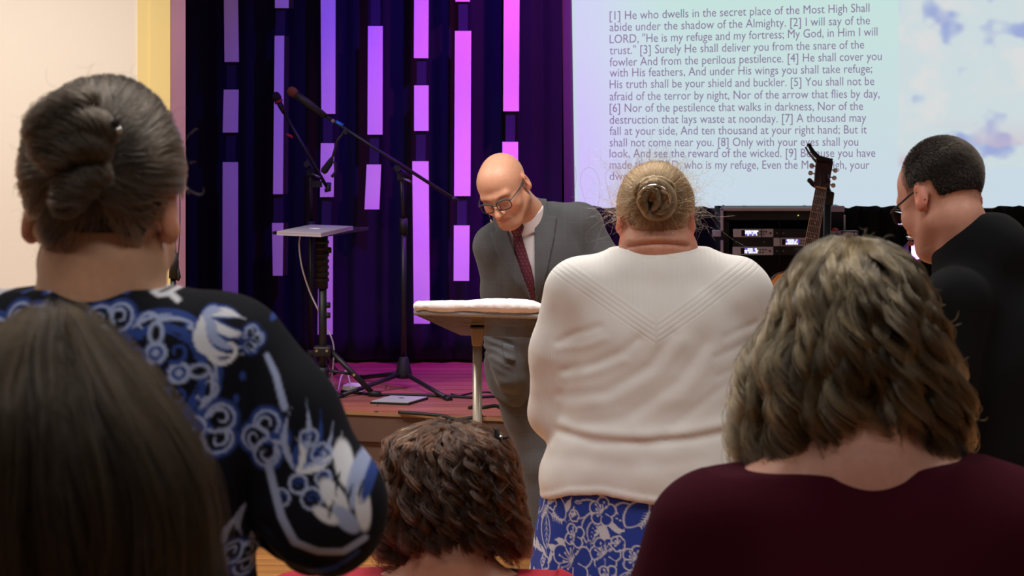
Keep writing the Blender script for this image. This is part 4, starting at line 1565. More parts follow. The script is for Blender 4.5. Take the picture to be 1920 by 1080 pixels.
def suit_material():
    m = mat('grey_suit_wool', srgb(77, 77, 80), .9, sheen=.12)
    nt, L = m.node_tree, m.node_tree.links
    b = nt.nodes['Principled BSDF']
    tc = nt.nodes.new('ShaderNodeTexCoord')
    sp = nt.nodes.new('ShaderNodeSeparateXYZ')
    L.new(tc.outputs['Object'], sp.inputs[0])
    acc = None
    for ax_, per in (('X', .058), ('Z', .070)):
        md = nt.nodes.new('ShaderNodeMath')
        md.operation = 'PINGPONG'
        md.inputs[1].default_value = per / 2
        L.new(sp.outputs[ax_], md.inputs[0])
        lt_ = nt.nodes.new('ShaderNodeMath')
        lt_.operation = 'LESS_THAN'
        lt_.inputs[1].default_value = .0009
        L.new(md.outputs[0], lt_.inputs[0])
        if acc is None:
            acc = lt_
        else:
            mx = nt.nodes.new('ShaderNodeMath')
            mx.operation = 'MAXIMUM'
            L.new(acc.outputs[0], mx.inputs[0])
            L.new(lt_.outputs[0], mx.inputs[1])
            acc = mx
    n = nt.nodes.new('ShaderNodeTexNoise')
    n.inputs['Scale'].default_value = 260
    L.new(tc.outputs['Object'], n.inputs['Vector'])
    mr = nt.nodes.new('ShaderNodeMapRange')
    mr.inputs['To Min'].default_value, mr.inputs['To Max'].default_value = .75, 1.25
    L.new(n.outputs['Fac'], mr.inputs['Value'])
    ad = nt.nodes.new('ShaderNodeMath')
    ad.operation = 'MULTIPLY_ADD'
    ad.inputs[1].default_value = .20
    L.new(acc.outputs[0], ad.inputs[0])
    L.new(mr.outputs[0], ad.inputs[2])
    sc = nt.nodes.new('ShaderNodeVectorMath')
    sc.operation = 'SCALE'
    sc.inputs[0].default_value = srgb(77, 77, 80)
    L.new(ad.outputs[0], sc.inputs['Scale'])
    L.new(sc.outputs[0], b.inputs['Base Color'])
    return m


M_suit = suit_material()
jk = link('jacket', fast_mesh('jacket', V, Q), M_suit, preacher)
LW = lambda z: np.interp(z, [1.05, 1.12, 1.24, 1.30, 1.301, 1.40], [.0, .030, .062, .060, .036, .034])
RW = lambda z: np.interp(z, [1.045, 1.12, 1.28, 1.352, 1.353, 1.44], [.0, .030, .066, .076, .046, .040])
fr_y = lambda p: p[:, 1] - 6.81
shell('lapel', F, ax, .007, .008, lambda p: np.maximum.reduce([XL(p[:, 2]) - LW(p[:, 2]) - p[:, 0], p[:, 0] - XL(p[:, 2]) - .004, fr_y(p), 1.05 - p[:, 2]]), M_suit, jk)
shell('lapel', F, ax, .007, .008, lambda p: np.maximum.reduce([XR(p[:, 2]) - .004 - p[:, 0], p[:, 0] - XR(p[:, 2]) - RW(p[:, 2]), fr_y(p), 1.045 - p[:, 2]]), M_suit, jk)
pfc = P(955, 655, 525)
shell('pocket_flap', F, ax, .005, .010, lambda p: np.maximum.reduce([np.abs(p[:, 0] - pfc.x - (p[:, 2] - pfc.z) * -.12) - .021, np.abs(p[:, 2] - pfc.z - (p[:, 0] - pfc.x) * -.25) - .027, p[:, 1] - 6.93]), M_suit, jk)
# shirt, collar, tie
S = Solid()
S.ell((.083, 6.82, 1.185), (.165, .110, .19), k=.05, rot=Ry(-12))
S.ell((.075, 6.88, 1.00), (.150, .112, .20), k=.06)
S.cap((.055, 6.80, 1.30), (.042, 6.775, 1.365), .070, .064, k=.04)
axs = axes_for(S, .0042)
Fs = S.field(*axs)
M_shirt = mat('white_shirt', srgb(222, 214, 216), .8)
V, Q = surfnet(Fs, *axs)
sh = link('shirt', fast_mesh('shirt', V, Q), M_shirt, preacher)
S2 = Solid()
S2.cap((.056, 6.80, 1.285), (.030, 6.755, 1.40), .081, .071, k=.02)
axc = axes_for(S2, .0032)
Fc = S2.field(*axc)
ctop = P(975, 418, 541)


def coll(p):
    # two points meeting at the tie knot; the band rises towards the ears
    x = p[:, 0]
    hi = 1.343 + .42 * np.abs(x - .015) + .35 * (p[:, 1] - 6.73)
    lo = np.where(x > .015, 1.283 + .35 * (x - .04), 1.268 - .1 * x)
    return np.maximum(p[:, 2] - hi, lo - p[:, 2])


shell('collar', Fc, axc, .0, .007, coll, M_shirt, sh)


def tie_cols(V):
    c = np.tile(np.array(srgb(80, 20, 38)), (len(V), 1))
    u, v = (V[:, 0] - .02) / .0125, V[:, 2] / .0125
    row = np.round(v)
    du = u - np.round(u - .5 * (row % 2)) - .5 * (row % 2)
    dot = (du ** 2 + (v - row) ** 2) < .035
    c[dot] = srgb(128, 70, 88)
    return c


M_tie = mat('maroon_tie_silk', srgb(92, 26, 44), .5, attr='col')
TC = lambda z: np.interp(z, [1.02, 1.10, 1.20, 1.30, 1.33], [.078, .060, .036, .016, .014])
TWd = lambda z: np.interp(z, [1.02, 1.07, 1.13, 1.18, 1.28, 1.30], [.008, .016, .025, .026, .016, .015])
axt = [axis(-.06, .13, .0028), axis(6.62, 6.80, .0035), axis(.98, 1.36, .0035)]
Ft = S.field(*axt)
tie = shell('tie', Ft, axt, .009, .008, lambda p: np.maximum(np.abs(p[:, 0] - TC(p[:, 2])) - TWd(p[:, 2]), np.maximum(p[:, 2] - 1.302, p[:, 1] - 6.79)), M_tie, preacher, 1, tie_cols)
S3 = Solid()
kn = P(969, 433, 541)
kn.y = 6.70
S3.ell(kn, (.021, .017, .024), k=.01)
S3.cap(kn + Vector((-.013, 0, .012)), kn + Vector((.013, 0, .012)), .012, k=.01)
solid_obj('tie_knot', S3, .003, M_tie, tie, color=tie_cols)
# trousers
S = Solid()
S.ell((.075, 6.97, .82), (.150, .115, .12), k=.05)
S.chain([J['hipR'], (.052, 6.975, .63), (.105, 6.985, .45), (.150, 7.02, .12)], [.092, .083, .073, .066], k=.03)
S.chain([J['hipL'], (.185, 6.975, .63), J['knL'], (.26, 7.02, .12)], [.092, .083, .073, .066], k=.03)
solid_obj('trousers', S, .007, M_suit, preacher, disp=lambda p: .004 * vnoise(p * np.array([16, 16, 6]), 21), cut=lambda p: .055 - p[:, 2])
M_shoe = mat('black_leather', (.012, .011, .011), .3)
for a in (J['anR'], J['anL']):
    S = Solid()
    S.cap((a[0], a[1] + .02, .042), (a[0] - .02, a[1] - .13, .036), .042, .036, k=.02)
    S.cap((a[0], a[1], .05), (a[0], a[1], .085), .042, .045, k=.03)
    solid_obj('shoe', S, .007, M_shoe, preacher, cut=lambda p: .001 - p[:, 2])


# glasses
def glasses(parent, R, t, m, lens=True, k=1.0, top=None):
    g = thing('glasses', t, None, None)
    g.parent = parent
    g.location = Vector(t) - origin(parent)
    L_ = lambda x, y, z: Vector(t) + R @ Vector((x * k, y * k, z * k))
    for s in (-1, 1):
        pts = []
        for a in np.linspace(0, 2 * math.pi, 28)[:-1]:
            x = .0255 * math.copysign(abs(math.cos(a)) ** .62, math.cos(a))
            z = .0185 * math.copysign(abs(math.sin(a)) ** .62, math.sin(a))
            pts.append(L_(s * .0335 + x, -.113 + .010 * (abs(s * .0335 + x) / .06) ** 2, -.006 + z))
        rim = MB().tube(pts, .0019, 8, closed=True).build('rim', m, g)
        MB().tube([p + R @ Vector((0, -.0006, 0)) for p in pts[1:13]], .0029, 8).build('brow_bar', m, rim)
        if lens:
            MB().poly([L_(s * .0335, -.110, -.006) + (p - L_(s * .0335, -.110, -.006)) * .96 for p in pts], .0015, R @ Vector((0, 1, 0))).build('lens', M_lensg, rim)
        MB().tube(curve([L_(s * .059, -.105, .004), L_(s * .068, -.09, .005), L_(s * .079, -.04, .006), L_(s * .082, .005, .010), L_(s * .083, .022, .0), L_(s * .083, .034, -.02)], 4), .0023, 8).build('temple', m, g)
    MB().tube([L_(-.009, -.114, .0), L_(0, -.118, .003), L_(.009, -.114, .0)], .0021, 8).build('bridge', m, g)
    return g


M_gframe = mat('dark_grey_frame', (.035, .04, .045), .35)
M_lensg = mat('clear_lens', (.95, .93, .97), .02, trans=1.0, ior=1.12)
glasses(preacher, Rp, hp, M_gframe)
LP_ = lambda x, y, z: hp + Rp @ Vector((x, y, z))
hm = MB().tube(curve([LP_(-.083, .02, -.02), LP_(-.078, -.02, -.035), LP_(-.068, -.06, -.055), LP_(-.056, -.085, -.066)], 5), .0014, 6).build('headset_boom', M_gframe, preacher)
MB().tube([LP_(-.058, -.082, -.0645), LP_(-.053, -.092, -.069)], .0035, 10).build('headset_tip', M_chrome, hm)
# ---------------------------------------------------------------- hair
def arc_profile(tab):
    """tab rows (z, left, right, back, front), top first; resampled by arc length"""
    t = np.array(tab, float)
    w = t[:, 1:].mean(1)
    s = np.r_[0, np.cumsum(np.hypot(np.diff(w), np.diff(t[:, 0])))]
    return s / s[-1], t, s[-1]


def shell_point(prof, C, tau, phi, layer):
    s, t, _ = prof
    z, l, r, b, f = (np.interp(tau, s, t[:, i]) for i in range(5))
    c, q = np.cos(phi), np.sin(phi)
    x = np.where(c > 0, r, l) * c
    y = np.where(q > 0, f, b) * q
    zc = t[-1, 0] + (t[0, 0] - t[-1, 0]) * .35
    return np.stack([C[0] + x * layer, C[1] + y * layer, zc + (z - zc) * (1 - (1 - layer) * .9)], -1)


def shell_hair(parent, C, tab, end, n, per, m, cap_m, amp=.012, freq=16., rho=.009, K=26, r0=.00035, r1=.00012, seed=1,
               cap_layer=.86, frizz=.004, root=.35, tintv=.3, lay=(.80, 1.0), phis=(0, 2 * math.pi), fly=0, flylen=.05, capname='hair'):
    rg = np.random.default_rng(seed)
    prof = arc_profile(tab)
    # solid mass under the strands
    nu, nv = 72, 30
    ph = np.linspace(0, 2 * math.pi, nu, endpoint=False)
    tv = np.linspace(0, 1, nv)
    PH, TV = np.meshgrid(ph, tv, indexing='ij')
    TV = TV * np.minimum(end(PH) - .03, 1)
    pts = shell_point(prof, C, TV, PH, cap_layer)
    pts = pts + .006 * vnoise(pts * 45, seed)[..., None] * (pts - np.array([C[0], C[1], pts[..., 2].mean()]))/.12
    ii = np.arange(nu * nv).reshape(nu, nv)
    Q = np.stack([ii[:, :-1], np.roll(ii, -1, 0)[:, :-1], np.roll(ii, -1, 0)[:, 1:], ii[:, 1:]], -1).reshape(-1, 4)
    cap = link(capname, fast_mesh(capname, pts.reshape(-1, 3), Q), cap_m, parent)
    # locks
    phi0 = rg.uniform(phis[0], phis[1], n)
    lam = lay[0] + (lay[1] - lay[0]) * np.sqrt(rg.uniform(0, 1, n))
    a0 = rg.uniform(0, root, n)
    a1 = np.clip(end(phi0) + rg.normal(0, .035, n), .1, 1.0)
    a0 = np.minimum(a0, a1 * .5)
    t = np.linspace(0, 1, K)[None, :]
    tau = a0[:, None] + (a1 - a0)[:, None] * t
    ln = (tau - a0[:, None]) * prof[2]
    drift = rg.normal(0, .18, n)[:, None] * t
    p0 = (4.5 * vnoise(np.stack([np.cos(phi0) * 1.3, np.sin(phi0) * 1.3, lam * 3], -1), seed) + rg.uniform(0, 2.2, n))[:, None]
    f = freq * (1 + .22 * vnoise(np.stack([np.cos(phi0) * 1.7, np.sin(phi0) * 1.7, lam * 4 + 9], -1), seed + 1))[:, None]
    am = amp * rg.uniform(.5, 1.5, n)[:, None] * np.clip(t * 2.6, .2, 1) * (1 + .5 * t ** 4)
    G = shell_point(prof, C, tau, phi0[:, None] + drift, lam[:, None])
    G2 = shell_point(prof, C, tau, phi0[:, None] + drift + .02, lam[:, None])
    tang = G2 - G
    tang /= np.linalg.norm(tang, axis=-1, keepdims=True) + 1e-9
    rad = G - np.array([C[0], C[1], 0])
    rad[..., 2] = (G[..., 2] - np.array(tab)[:, 0].mean()) * .5
    rad /= np.linalg.norm(rad, axis=-1, keepdims=True) + 1e-9
    wave = f * ln * 2 * math.pi / 1.0
    G = G + tang * (am * 1.15 * np.sin(wave + p0))[..., None] + rad * (am * (.55 + .4 * t ** 4) * np.cos(wave + p0))[..., None]
    # strands of each lock
    o = rg.normal(0, 1, (n, per, 1, 3))
    o /= np.linalg.norm(o, axis=-1, keepdims=True)
    o *= (rg.uniform(0, 1, (n, per, 1, 1)) ** .8) * rho * rg.uniform(.6, 1.4, (n, 1, 1, 1))
    taper = (1.15 - .75 * t[0] ** 1.5)[None, None, :, None]
    S_ = G[:, None] + o * taper
    ext = 1 + rg.normal(0, .035, (n, per, 1, 1))
    S_ = S_[:, :, :1] + (S_ - S_[:, :, :1]) * ext
    ph2 = rg.uniform(0, 6.28, (n, per, 1, 3))
    S_ = S_ + frizz * np.sin(t[0][None, None, :, None] * rg.uniform(5, 14, (n, per, 1, 3)) + ph2) * t[0][None, None, :, None]
    tl = 1 + rg.normal(0, tintv, n).clip(-.6, .9)
    tint = (tl[:, None] * rg.uniform(.45, 1.9, (n, per)) ** 1.2).ravel()
    strands(capname + '_strands', S_.reshape(-1, K, 3), r0, r1, m, cap, tint)
    if fly:
        k = 10
        ta, pa = rg.uniform(0.02, .95, fly), rg.uniform(0, 6.28, fly)
        ta = np.minimum(ta, end(pa) - .02)
        B = shell_point(prof, C, ta, pa, .97)
        nrm = B - np.array([C[0], C[1], np.array(tab)[:, 0].mean()])
        nrm /= np.linalg.norm(nrm, axis=-1, keepdims=True)
        dirs = nrm * .6 + rg.normal(0, .6, (fly, 3))
        L = rg.uniform(.3, 1, fly) * flylen
        tt = np.linspace(0, 1, k)
        Fp = B[:, None] + dirs[:, None] * (L[:, None] * tt)[..., None] + .25 * flylen * np.sin(tt[None, :, None] * rg.uniform(2, 7, (fly, 1, 3)) + rg.uniform(0, 6, (fly, 1, 3))) * tt[None, :, None]
        strands('flyaway_strands', Fp, r1 * 1.1, r1 * .6, m, cap, rg.uniform(.8, 1.6, fly))
    return cap


def slerp_dirs(a, b, t):
    om = np.arccos(np.clip((a * b).sum(-1), -1, 1))[:, None, None]
    t = t[None, :, None]
    so = np.sin(om) + 1e-6
    return np.sin((1 - t) * om) / so * a[:, None] + np.sin(t * om) / so * b[:, None]


def pulled_hair(parent, R, t, c, r, target, n, keep, m, cap_m, seed=1, lift=.004, K=18, r0=.0004, r1=.00018, clump=260, wav=.05, fly=0, flylen=.05, flycol=1.2, tintv=.25, cap_h=.006):
    """hair combed over the scalp towards one point (a knot); c, r: the hair's ellipsoid in head axes"""
    rg = np.random.default_rng(seed)
    Rm, tv, c, r = np.array(R), np.array(t), np.array(c), np.array(r)
    S = Solid()
    S.frame(R, t).ell(c, r - .004)
    S.frame()

    def cutf(p):
        d = (((p - tv) @ Rm) - c) / r
        d = d / (np.linalg.norm(d, axis=-1, keepdims=True) + 1e-9)
        return -keep(d) * .05
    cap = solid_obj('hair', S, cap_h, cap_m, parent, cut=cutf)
    tg = (np.array(target) - c) / r
    tg = tg / np.linalg.norm(tg)
    cl = rg.normal(size=(clump * 6, 3))
    cl /= np.linalg.norm(cl, axis=-1, keepdims=True)
    cl = cl[keep(cl) > 0][:clump]
    ci = rg.integers(0, len(cl), n)
    a = cl[ci] + rg.normal(0, .075, (n, 3))
    a /= np.linalg.norm(a, axis=-1, keepdims=True)
    ok = keep(a) > -.05
    a, ci = a[ok], ci[ok]
    N = len(a)
    b = np.tile(tg, (N, 1)) + rg.normal(0, .06, (N, 3))
    b /= np.linalg.norm(b, axis=-1, keepdims=True)
    tt = np.linspace(0, 1, K)
    D = slerp_dirs(a, b, tt)
    ph = rg.uniform(0, 6.28, (len(cl), 1, 3))[ci]
    fr = rg.uniform(2, 6, (len(cl), 1, 3))[ci]
    D = D + wav * np.sin(fr * tt[None, :, None] + ph) * np.sin(math.pi * tt)[None, :, None]
    D = D + rg.normal(0, .018, (N, 1, 3)) * np.sin(math.pi * tt)[None, :, None]
    D /= np.linalg.norm(D, axis=-1, keepdims=True)
    lf = lift * (rg.uniform(0, 1, (len(cl), 1))[ci] + .5 * rg.uniform(0, 1, (N, 1))) * np.sin(math.pi * np.clip(tt, .08, .95))[None]
    p = c + D * r * (1 + (lf / r.mean())[..., None])
    Wp = p @ Rm.T + tv
    tint = (1 + rg.normal(0, tintv, len(cl)).clip(-.6, .9))[ci] * rg.uniform(.5, 1.8, N)
    strands('hair_strands', Wp, r0, r1, m, cap, tint)
    if fly:
        k = 12
        d0 = rg.normal(size=(fly * 5, 3))
        d0 /= np.linalg.norm(d0, axis=-1, keepdims=True)
        d0 = d0[keep(d0) > -.02][:fly]
        M_ = len(d0)
        B = (c + d0 * r) @ Rm.T + tv
        dirs = (d0 * .55 + rg.normal(0, .55, (M_, 3))) @ Rm.T
        L = rg.uniform(.2, 1, M_) ** 1.5 * flylen
        tk = np.linspace(0, 1, k)
        Fp = B[:, None] + dirs[:, None] * (L[:, None] * tk)[..., None] + .3 * flylen * np.sin(tk[None, :, None] * rg.uniform(2, 9, (M_, 1, 3)) + rg.uniform(0, 6, (M_, 1, 3))) * tk[None, :, None] * L[:, None, None] / flylen
        strands('flyaway_strands', Fp, .00015, .00008, m, cap, rg.uniform(.8, 1.3, M_) * flycol)
    return cap


def rope(guide, rad, n, m, parent, name, twist=2.5, seed=1, K=40, r0=.00035, r1=.0002, frizz=.0012):
    """a thick lock of strands wound along a guide"""
    rg = np.random.default_rng(seed)
    g = np.array([tuple(p) for p in curve(guide, 10)])
    s = np.r_[0, np.cumsum(np.linalg.norm(np.diff(g, axis=0), axis=1))]
    u = np.linspace(0, s[-1], K)
    g = np.stack([np.interp(u, s, g[:, i]) for i in range(3)], -1)
    d = np.gradient(g, axis=0)
    d /= np.linalg.norm(d, axis=1, keepdims=True)
    up = np.array([0, -1., 0])
    a = up - d * (d @ up)[:, None]
    a /= np.linalg.norm(a, axis=1, keepdims=True)
    b = np.cross(d, a)
    th = rg.uniform(0, 6.28, (n, 1)) + twist * np.linspace(0, 1, K)[None] * 2 * math.pi * .5
    q = rad * np.sqrt(rg.uniform(.35, 1, (n, 1))) * (1 - .55 * np.abs(np.linspace(-1, 1, K)) ** 3)[None]
    p = g[None] + a[None] * (np.cos(th) * q)[..., None] + b[None] * (np.sin(th) * q)[..., None]
    p = p + frizz * np.sin(np.linspace(0, 1, K)[None, :, None] * rg.uniform(4, 16, (n, 1, 3)) + rg.uniform(0, 6, (n, 1, 3)))
    core = MB().tube([Vector(x) for x in g], [rad * .86 * (1 - .55 * abs(v) ** 3) for v in np.linspace(-1, 1, K)], 14)
    o = core.build(name, hair_cap(m), parent)
    strands(name + '_strands', p, r0, r1, m, o, rg.uniform(.65, 1.35, n))
    return o


HC = {}


def hair_cap(m):
    return HC[m.name]


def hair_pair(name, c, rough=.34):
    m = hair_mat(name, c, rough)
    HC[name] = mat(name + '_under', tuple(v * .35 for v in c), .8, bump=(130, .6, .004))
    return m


# ---------------------------------------------------------------- cloth pattern painting (on cloth coordinates)
class Paint:
    def __init__(s, u, v, base):
        s.u, s.v = u, v
        s.c = np.tile(np.array(base, float), (len(u), 1))

    def _put(s, idx, w, col):
        w = np.clip(w, 0, 1)[:, None]
        s.c[idx] = s.c[idx] * (1 - w) + np.array(col) * w

    def near(s, x0, x1, y0, y1):
        return np.nonzero((s.u > x0) & (s.u < x1) & (s.v > y0) & (s.v < y1))[0]

    def stroke(s, pts, w0, w1, col, e=1.6):
        pts = np.array(pts, float)
        W_ = max(w0, w1) + e
        i = s.near(pts[:, 0].min() - W_, pts[:, 0].max() + W_, pts[:, 1].min() - W_, pts[:, 1].max() + W_)
        if not len(i):
            return
        x, y = s.u[i], s.v[i]
        best = np.full(len(i), -9.)
        n = len(pts) - 1
        for k in range(n):
            a, b = pts[k], pts[k + 1]
            ab = b - a
            h = np.clip(((x - a[0]) * ab[0] + (y - a[1]) * ab[1]) / (ab @ ab + 1e-9), 0, 1)
            d = np.hypot(x - a[0] - ab[0] * h, y - a[1] - ab[1] * h)
            w = w0 + (w1 - w0) * (k + h) / n
            best = np.maximum(best, (w / 2 - d) / e + .5)
        s._put(i, best, col)

    def arc(s, cx, cy, r0, r1, a0, a1, w0, w1, col, n=16, e=1.6):
        t = np.linspace(0, 1, n)
        a, r = np.radians(a0 + (a1 - a0) * t), r0 + (r1 - r0) * t
        s.stroke(np.stack([cx + r * np.cos(a), cy - r * np.sin(a)], -1), w0, w1, col, e)

    def ring(s, cx, cy, r, w, col):
        i = s.near(cx - r - w, cx + r + w, cy - r - w, cy + r + w)
        d = np.hypot(s.u[i] - cx, s.v[i] - cy)
        s._put(i, (w / 2 - np.abs(d - r)) / 1.6 + .5, col)

    def oval(s, cx, cy, rx, ry, ang, col, e=1.6):
        m = max(rx, ry) + 3
        i = s.near(cx - m, cx + m, cy - m, cy + m)
        a = math.radians(ang)
        x, y = s.u[i] - cx, -(s.v[i] - cy)
        p, q = (x * math.cos(a) + y * math.sin(a)) / rx, (-x * math.sin(a) + y * math.cos(a)) / ry
        d = (1 - np.hypot(p, q)) * min(rx, ry)
        s._put(i, d / e + .5, col)

    def leaf(s, x0, y0, x1, y1, w, bend, col, n=10, e=1.6):
        t = np.linspace(0, 1, n)
        dx, dy = x1 - x0, y1 - y0
        px_, py_ = x0 + dx * t - dy * bend * np.sin(math.pi * t), y0 + dy * t + dx * bend * np.sin(math.pi * t)
        pts = np.stack([px_, py_], -1)
        for k in range(n - 1):
            a, b = math.sin(math.pi * min(1, .1 + t[k])), math.sin(math.pi * min(1, .1 + t[k + 1]))
            s.stroke(pts[k:k + 2], max(w * a, .8), max(w * b, .8), col, e)


def crease(p, pts, depth, width, to_world, front=None):
    """valley (depth>0) or ridge along a polyline given in photo pixels on the cloth"""
    q = [to_world(x, y) for x, y in pts]
    best = np.full(len(p), 9.)
    for a, b in zip(q, q[1:]):
        a2, b2 = np.array([a.x, a.z]), np.array([b.x, b.z])
        ab = b2 - a2
        h = np.clip(((p[:, 0] - a2[0]) * ab[0] + (p[:, 2] - a2[1]) * ab[1]) / (ab @ ab), 0, 1)
        best = np.minimum(best, np.hypot(p[:, 0] - a2[0] - ab[0] * h, p[:, 2] - a2[1] - ab[1] * h))
    w = depth * np.exp(-(best / width) ** 2)
    if front is not None:
        w = w * (p[:, 1] < front)
    return w


def math_node(nt, op, a, b=None, c=None):
    n = nt.nodes.new('ShaderNodeMath')
    n.operation = op
    for i, v in enumerate((a, b, c)):
        if v is None:
            continue
        if hasattr(v, 'is_linked') or isinstance(v, bpy.types.NodeSocket):
            nt.links.new(v, n.inputs[i])
        else:
            n.inputs[i].default_value = v
    return n.outputs[0]


# ---------------------------------------------------------------- woman in the white knit top (standing, seen from behind)
sW = 820.0
rootW = Vector(((1235 - 960) / sW, FPX / sW, 0))
cx, cy = rootW.x, rootW.y
hW = Vector(((1229 - 960) / sW, cy + .015, 1.468))
RW_ = Rz(180) @ Rx(12)
J = dict(throat=hW + RW_ @ Vector((0, .022, -.06)), neck=(cx, cy - .01, 1.375), chest=(cx, cy, 1.2), pelvis=(cx, cy, .86), fwd=(0, 1, 0))
for k, sx in (('L', -1), ('R', 1)):
    J['sh' + k] = (cx + sx * .185, cy, 1.29)
    J['el' + k] = (cx + sx * .245, cy + .03, 1.02)
    J['wr' + k] = (cx + sx * .10, cy + .27, 1.07)
    J['hip' + k] = (cx + sx * .10, cy, .84)
    J['kn' + k] = (cx + sx * .10, cy + .01, .46)
    J['an' + k] = (cx + sx * .10, cy, .08)
S = Solid()
figure(S, J, 1.05)
S.cap(J['throat'], (cx, cy - .005, 1.36), .072, .082, k=.03)
S.cap((cx - .04, cy - .02, 1.40), (cx + .04, cy - .02, 1.40), .045, .045, k=.03)
for k, sx in (('L', -1), ('R', 1)):
    hand(S, J['wr' + k], (-sx * .85, .5, .1), (0, .6, .8), -sx, 22, .95)
head(S, RW_, hW)
white = body_object(S, 'person seen from behind in white knit top and blue floral skirt, sandy bun', None, rootW,
                    skin('skin_white_top', srgb(212, 152, 128)),
                    zones_of(zone(hW, .13, .004), zone(Vector((cx, cy + .27, 1.07)), .13, .006)),
                    skin_cols(srgb(212, 150, 126), RW_, hW, earred=1.5), .012,
                    disp=lambda p: crease(p, [(1176, 459), (1200, 454), (1228, 452), (1258, 453), (1284, 458)], .007, .0045, lambda x, y: P(x, y, sW), cy) - crease(p, [(1180, 448), (1228, 442), (1280, 447)], .004, .008, lambda x, y: P(x, y, sW), cy))


def knit_material():
    m = mat('white_knit', srgb(230, 226, 221), .85, sheen=.1)
    nt, L = m.node_tree, m.node_tree.links
    b = nt.nodes['Principled BSDF']
    tc = nt.nodes.new('ShaderNodeTexCoord')
    sp = nt.nodes.new('ShaderNodeSeparateXYZ')
    L.new(tc.outputs['Object'], sp.inputs[0])
    x, z = sp.outputs['X'], sp.outputs['Z']
    M = lambda op, a, b_=None, c_=None: math_node(nt, op, a, b_, c_)
    ax_ = M('ABSOLUTE', M('ADD', x, .017))
    d = M('SUBTRACT', M('SUBTRACT', z, 1.251), M('MULTIPLY', ax_, .66))     # height over the V
    inb = M('MULTIPLY', M('LESS_THAN', d, .0), M('GREATER_THAN', d, -.058))
    lines = M('MULTIPLY', M('POWER', M('ABSOLUTE', M('SINE', M('MULTIPLY', d, math.pi / .0125))), .5), inb)
    lines = M('ADD', lines, M('SUBTRACT', 1, inb))
    yoke = M('MULTIPLY', M('GREATER_THAN', d, .004), M('LESS_THAN', ax_, .20))
    ribs = M('MULTIPLY_ADD', M('MULTIPLY', M('ABSOLUTE', M('SINE', M('MULTIPLY', x, math.pi / .0115))), .55), yoke, M('SUBTRACT', 1, yoke))
    bar = M('MULTIPLY', M('LESS_THAN', ax_, .006), M('MULTIPLY', M('LESS_THAN', z, 1.258), M('GREATER_THAN', z, 1.188)))
    bars = M('MULTIPLY_ADD', M('ABSOLUTE', M('SINE', M('MULTIPLY', ax_, math.pi / .0035))), bar, M('SUBTRACT', 1, bar))
    slv = M('GREATER_THAN', M('ABSOLUTE', x), .238)
    sr = M('MULTIPLY_ADD', M('MULTIPLY_ADD', M('ABSOLUTE', M('SINE', M('MULTIPLY', M('ADD', x, M('MULTIPLY', z, .12)), math.pi / .0062))), .35, .5), slv, M('SUBTRACT', 1, slv))
    h = M('MULTIPLY', M('MULTIPLY', lines, ribs), M('MULTIPLY', bars, sr))
    nz = nt.nodes.new('ShaderNodeTexNoise')
    nz.inputs['Scale'].default_value = 380
    L.new(tc.outputs['Object'], nz.inputs['Vector'])
    hh = M('MULTIPLY_ADD', nz.outputs['Fac'], .25, h)
    bp = nt.nodes.new('ShaderNodeBump')
    bp.inputs['Strength'].default_value = .35
    bp.inputs['Distance'].default_value = .0022
    L.new(hh, bp.inputs['Height'])
    L.new(bp.outputs[0], b.inputs['Normal'])
    return m


S = Solid()
S.ell((cx, cy - .01, 1.19), (.215, .150, .20), k=.05)
S.cap((cx - .155, cy, 1.30), (cx + .155, cy, 1.30), .075, k=.06)
S.cap((cx - .05, cy - .005, 1.352), (cx + .05, cy - .005, 1.352), .066, k=.05)
S.cap((cx, cy - .02, 1.345), (cx - .17, cy, 1.305), .062, .06, k=.05)
S.cap((cx, cy - .02, 1.345), (cx + .17, cy, 1.305), .062, .06, k=.05)
S.ell((cx, cy - .005, 1.03), (.232, .170, .20), k=.06)
S.ell((cx, cy - .01, .88), (.275, .20, .17), k=.07)
for sx in (-1, 1):
    S.chain([(cx + sx * .188, cy, 1.295), (cx + sx * .222, cy + .01, 1.16), (cx + sx * .238, cy + .03, 1.02)], [.076, .068, .058], k=.03)
    S.cap((cx + sx * .238, cy + .03, 1.02), (cx + sx * .12, cy + .25, 1.07), .058, .042, k=.02)
PW = lambda x, y: P(x, y, sW)


def dispW(p):
    d = .003 * vnoise(p * np.array([9, 9, 14]), 31) + .0018 * vnoise(p * 24, 32)
    for pts, dp, w in (([(1050, 799), (1110, 806), (1200, 806), (1290, 798), (1380, 785), (1440, 778)], .012, .008),
                       ([(1050, 786), (1110, 792), (1200, 791), (1290, 783), (1380, 770)], -.009, .010),
                       ([(1044, 636), (1075, 620), (1120, 602)], .008, .006), ([(1046, 648), (1090, 640), (1130, 622)], -.005, .006),
                       ([(1055, 690), (1110, 670), (1160, 645), (1190, 620)], .007, .007), ([(1058, 702), (1110, 684), (1165, 660)], -.005, .007),
                       ([(1050, 735), (1130, 718), (1210, 668), (1250, 612)], .007, .009), ([(1060, 752), (1140, 735), (1225, 682), (1270, 625)], -.005, .010),
                       ([(1075, 782), (1160, 764), (1260, 695), (1310, 630)], .006, .010), ([(1180, 775), (1270, 720), (1330, 650)], -.004, .012),
                       ([(1250, 775), (1320, 725), (1370, 690)], .005, .009), ([(1330, 655), (1400, 632), (1440, 628)], .006, .007),
                       ([(1335, 690), (1400, 668), (1445, 660)], .005, .007), ([(1350, 620), (1410, 600)], .005, .006),
                       ([(1020, 850), (1080, 840), (1180, 845), (1300, 838)], .004, .012), ([(1250, 870), (1330, 850), (1400, 850)], .004, .012)):
        d = d + crease(p, pts, dp * .42, w * 1.3, PW, cy + .02)
    hz = np.interp(p[:, 0] - cx, HEMX, HEMZ)
    d = d - .004 * sm(.020, .014, p[:, 2] - hz)
    return d


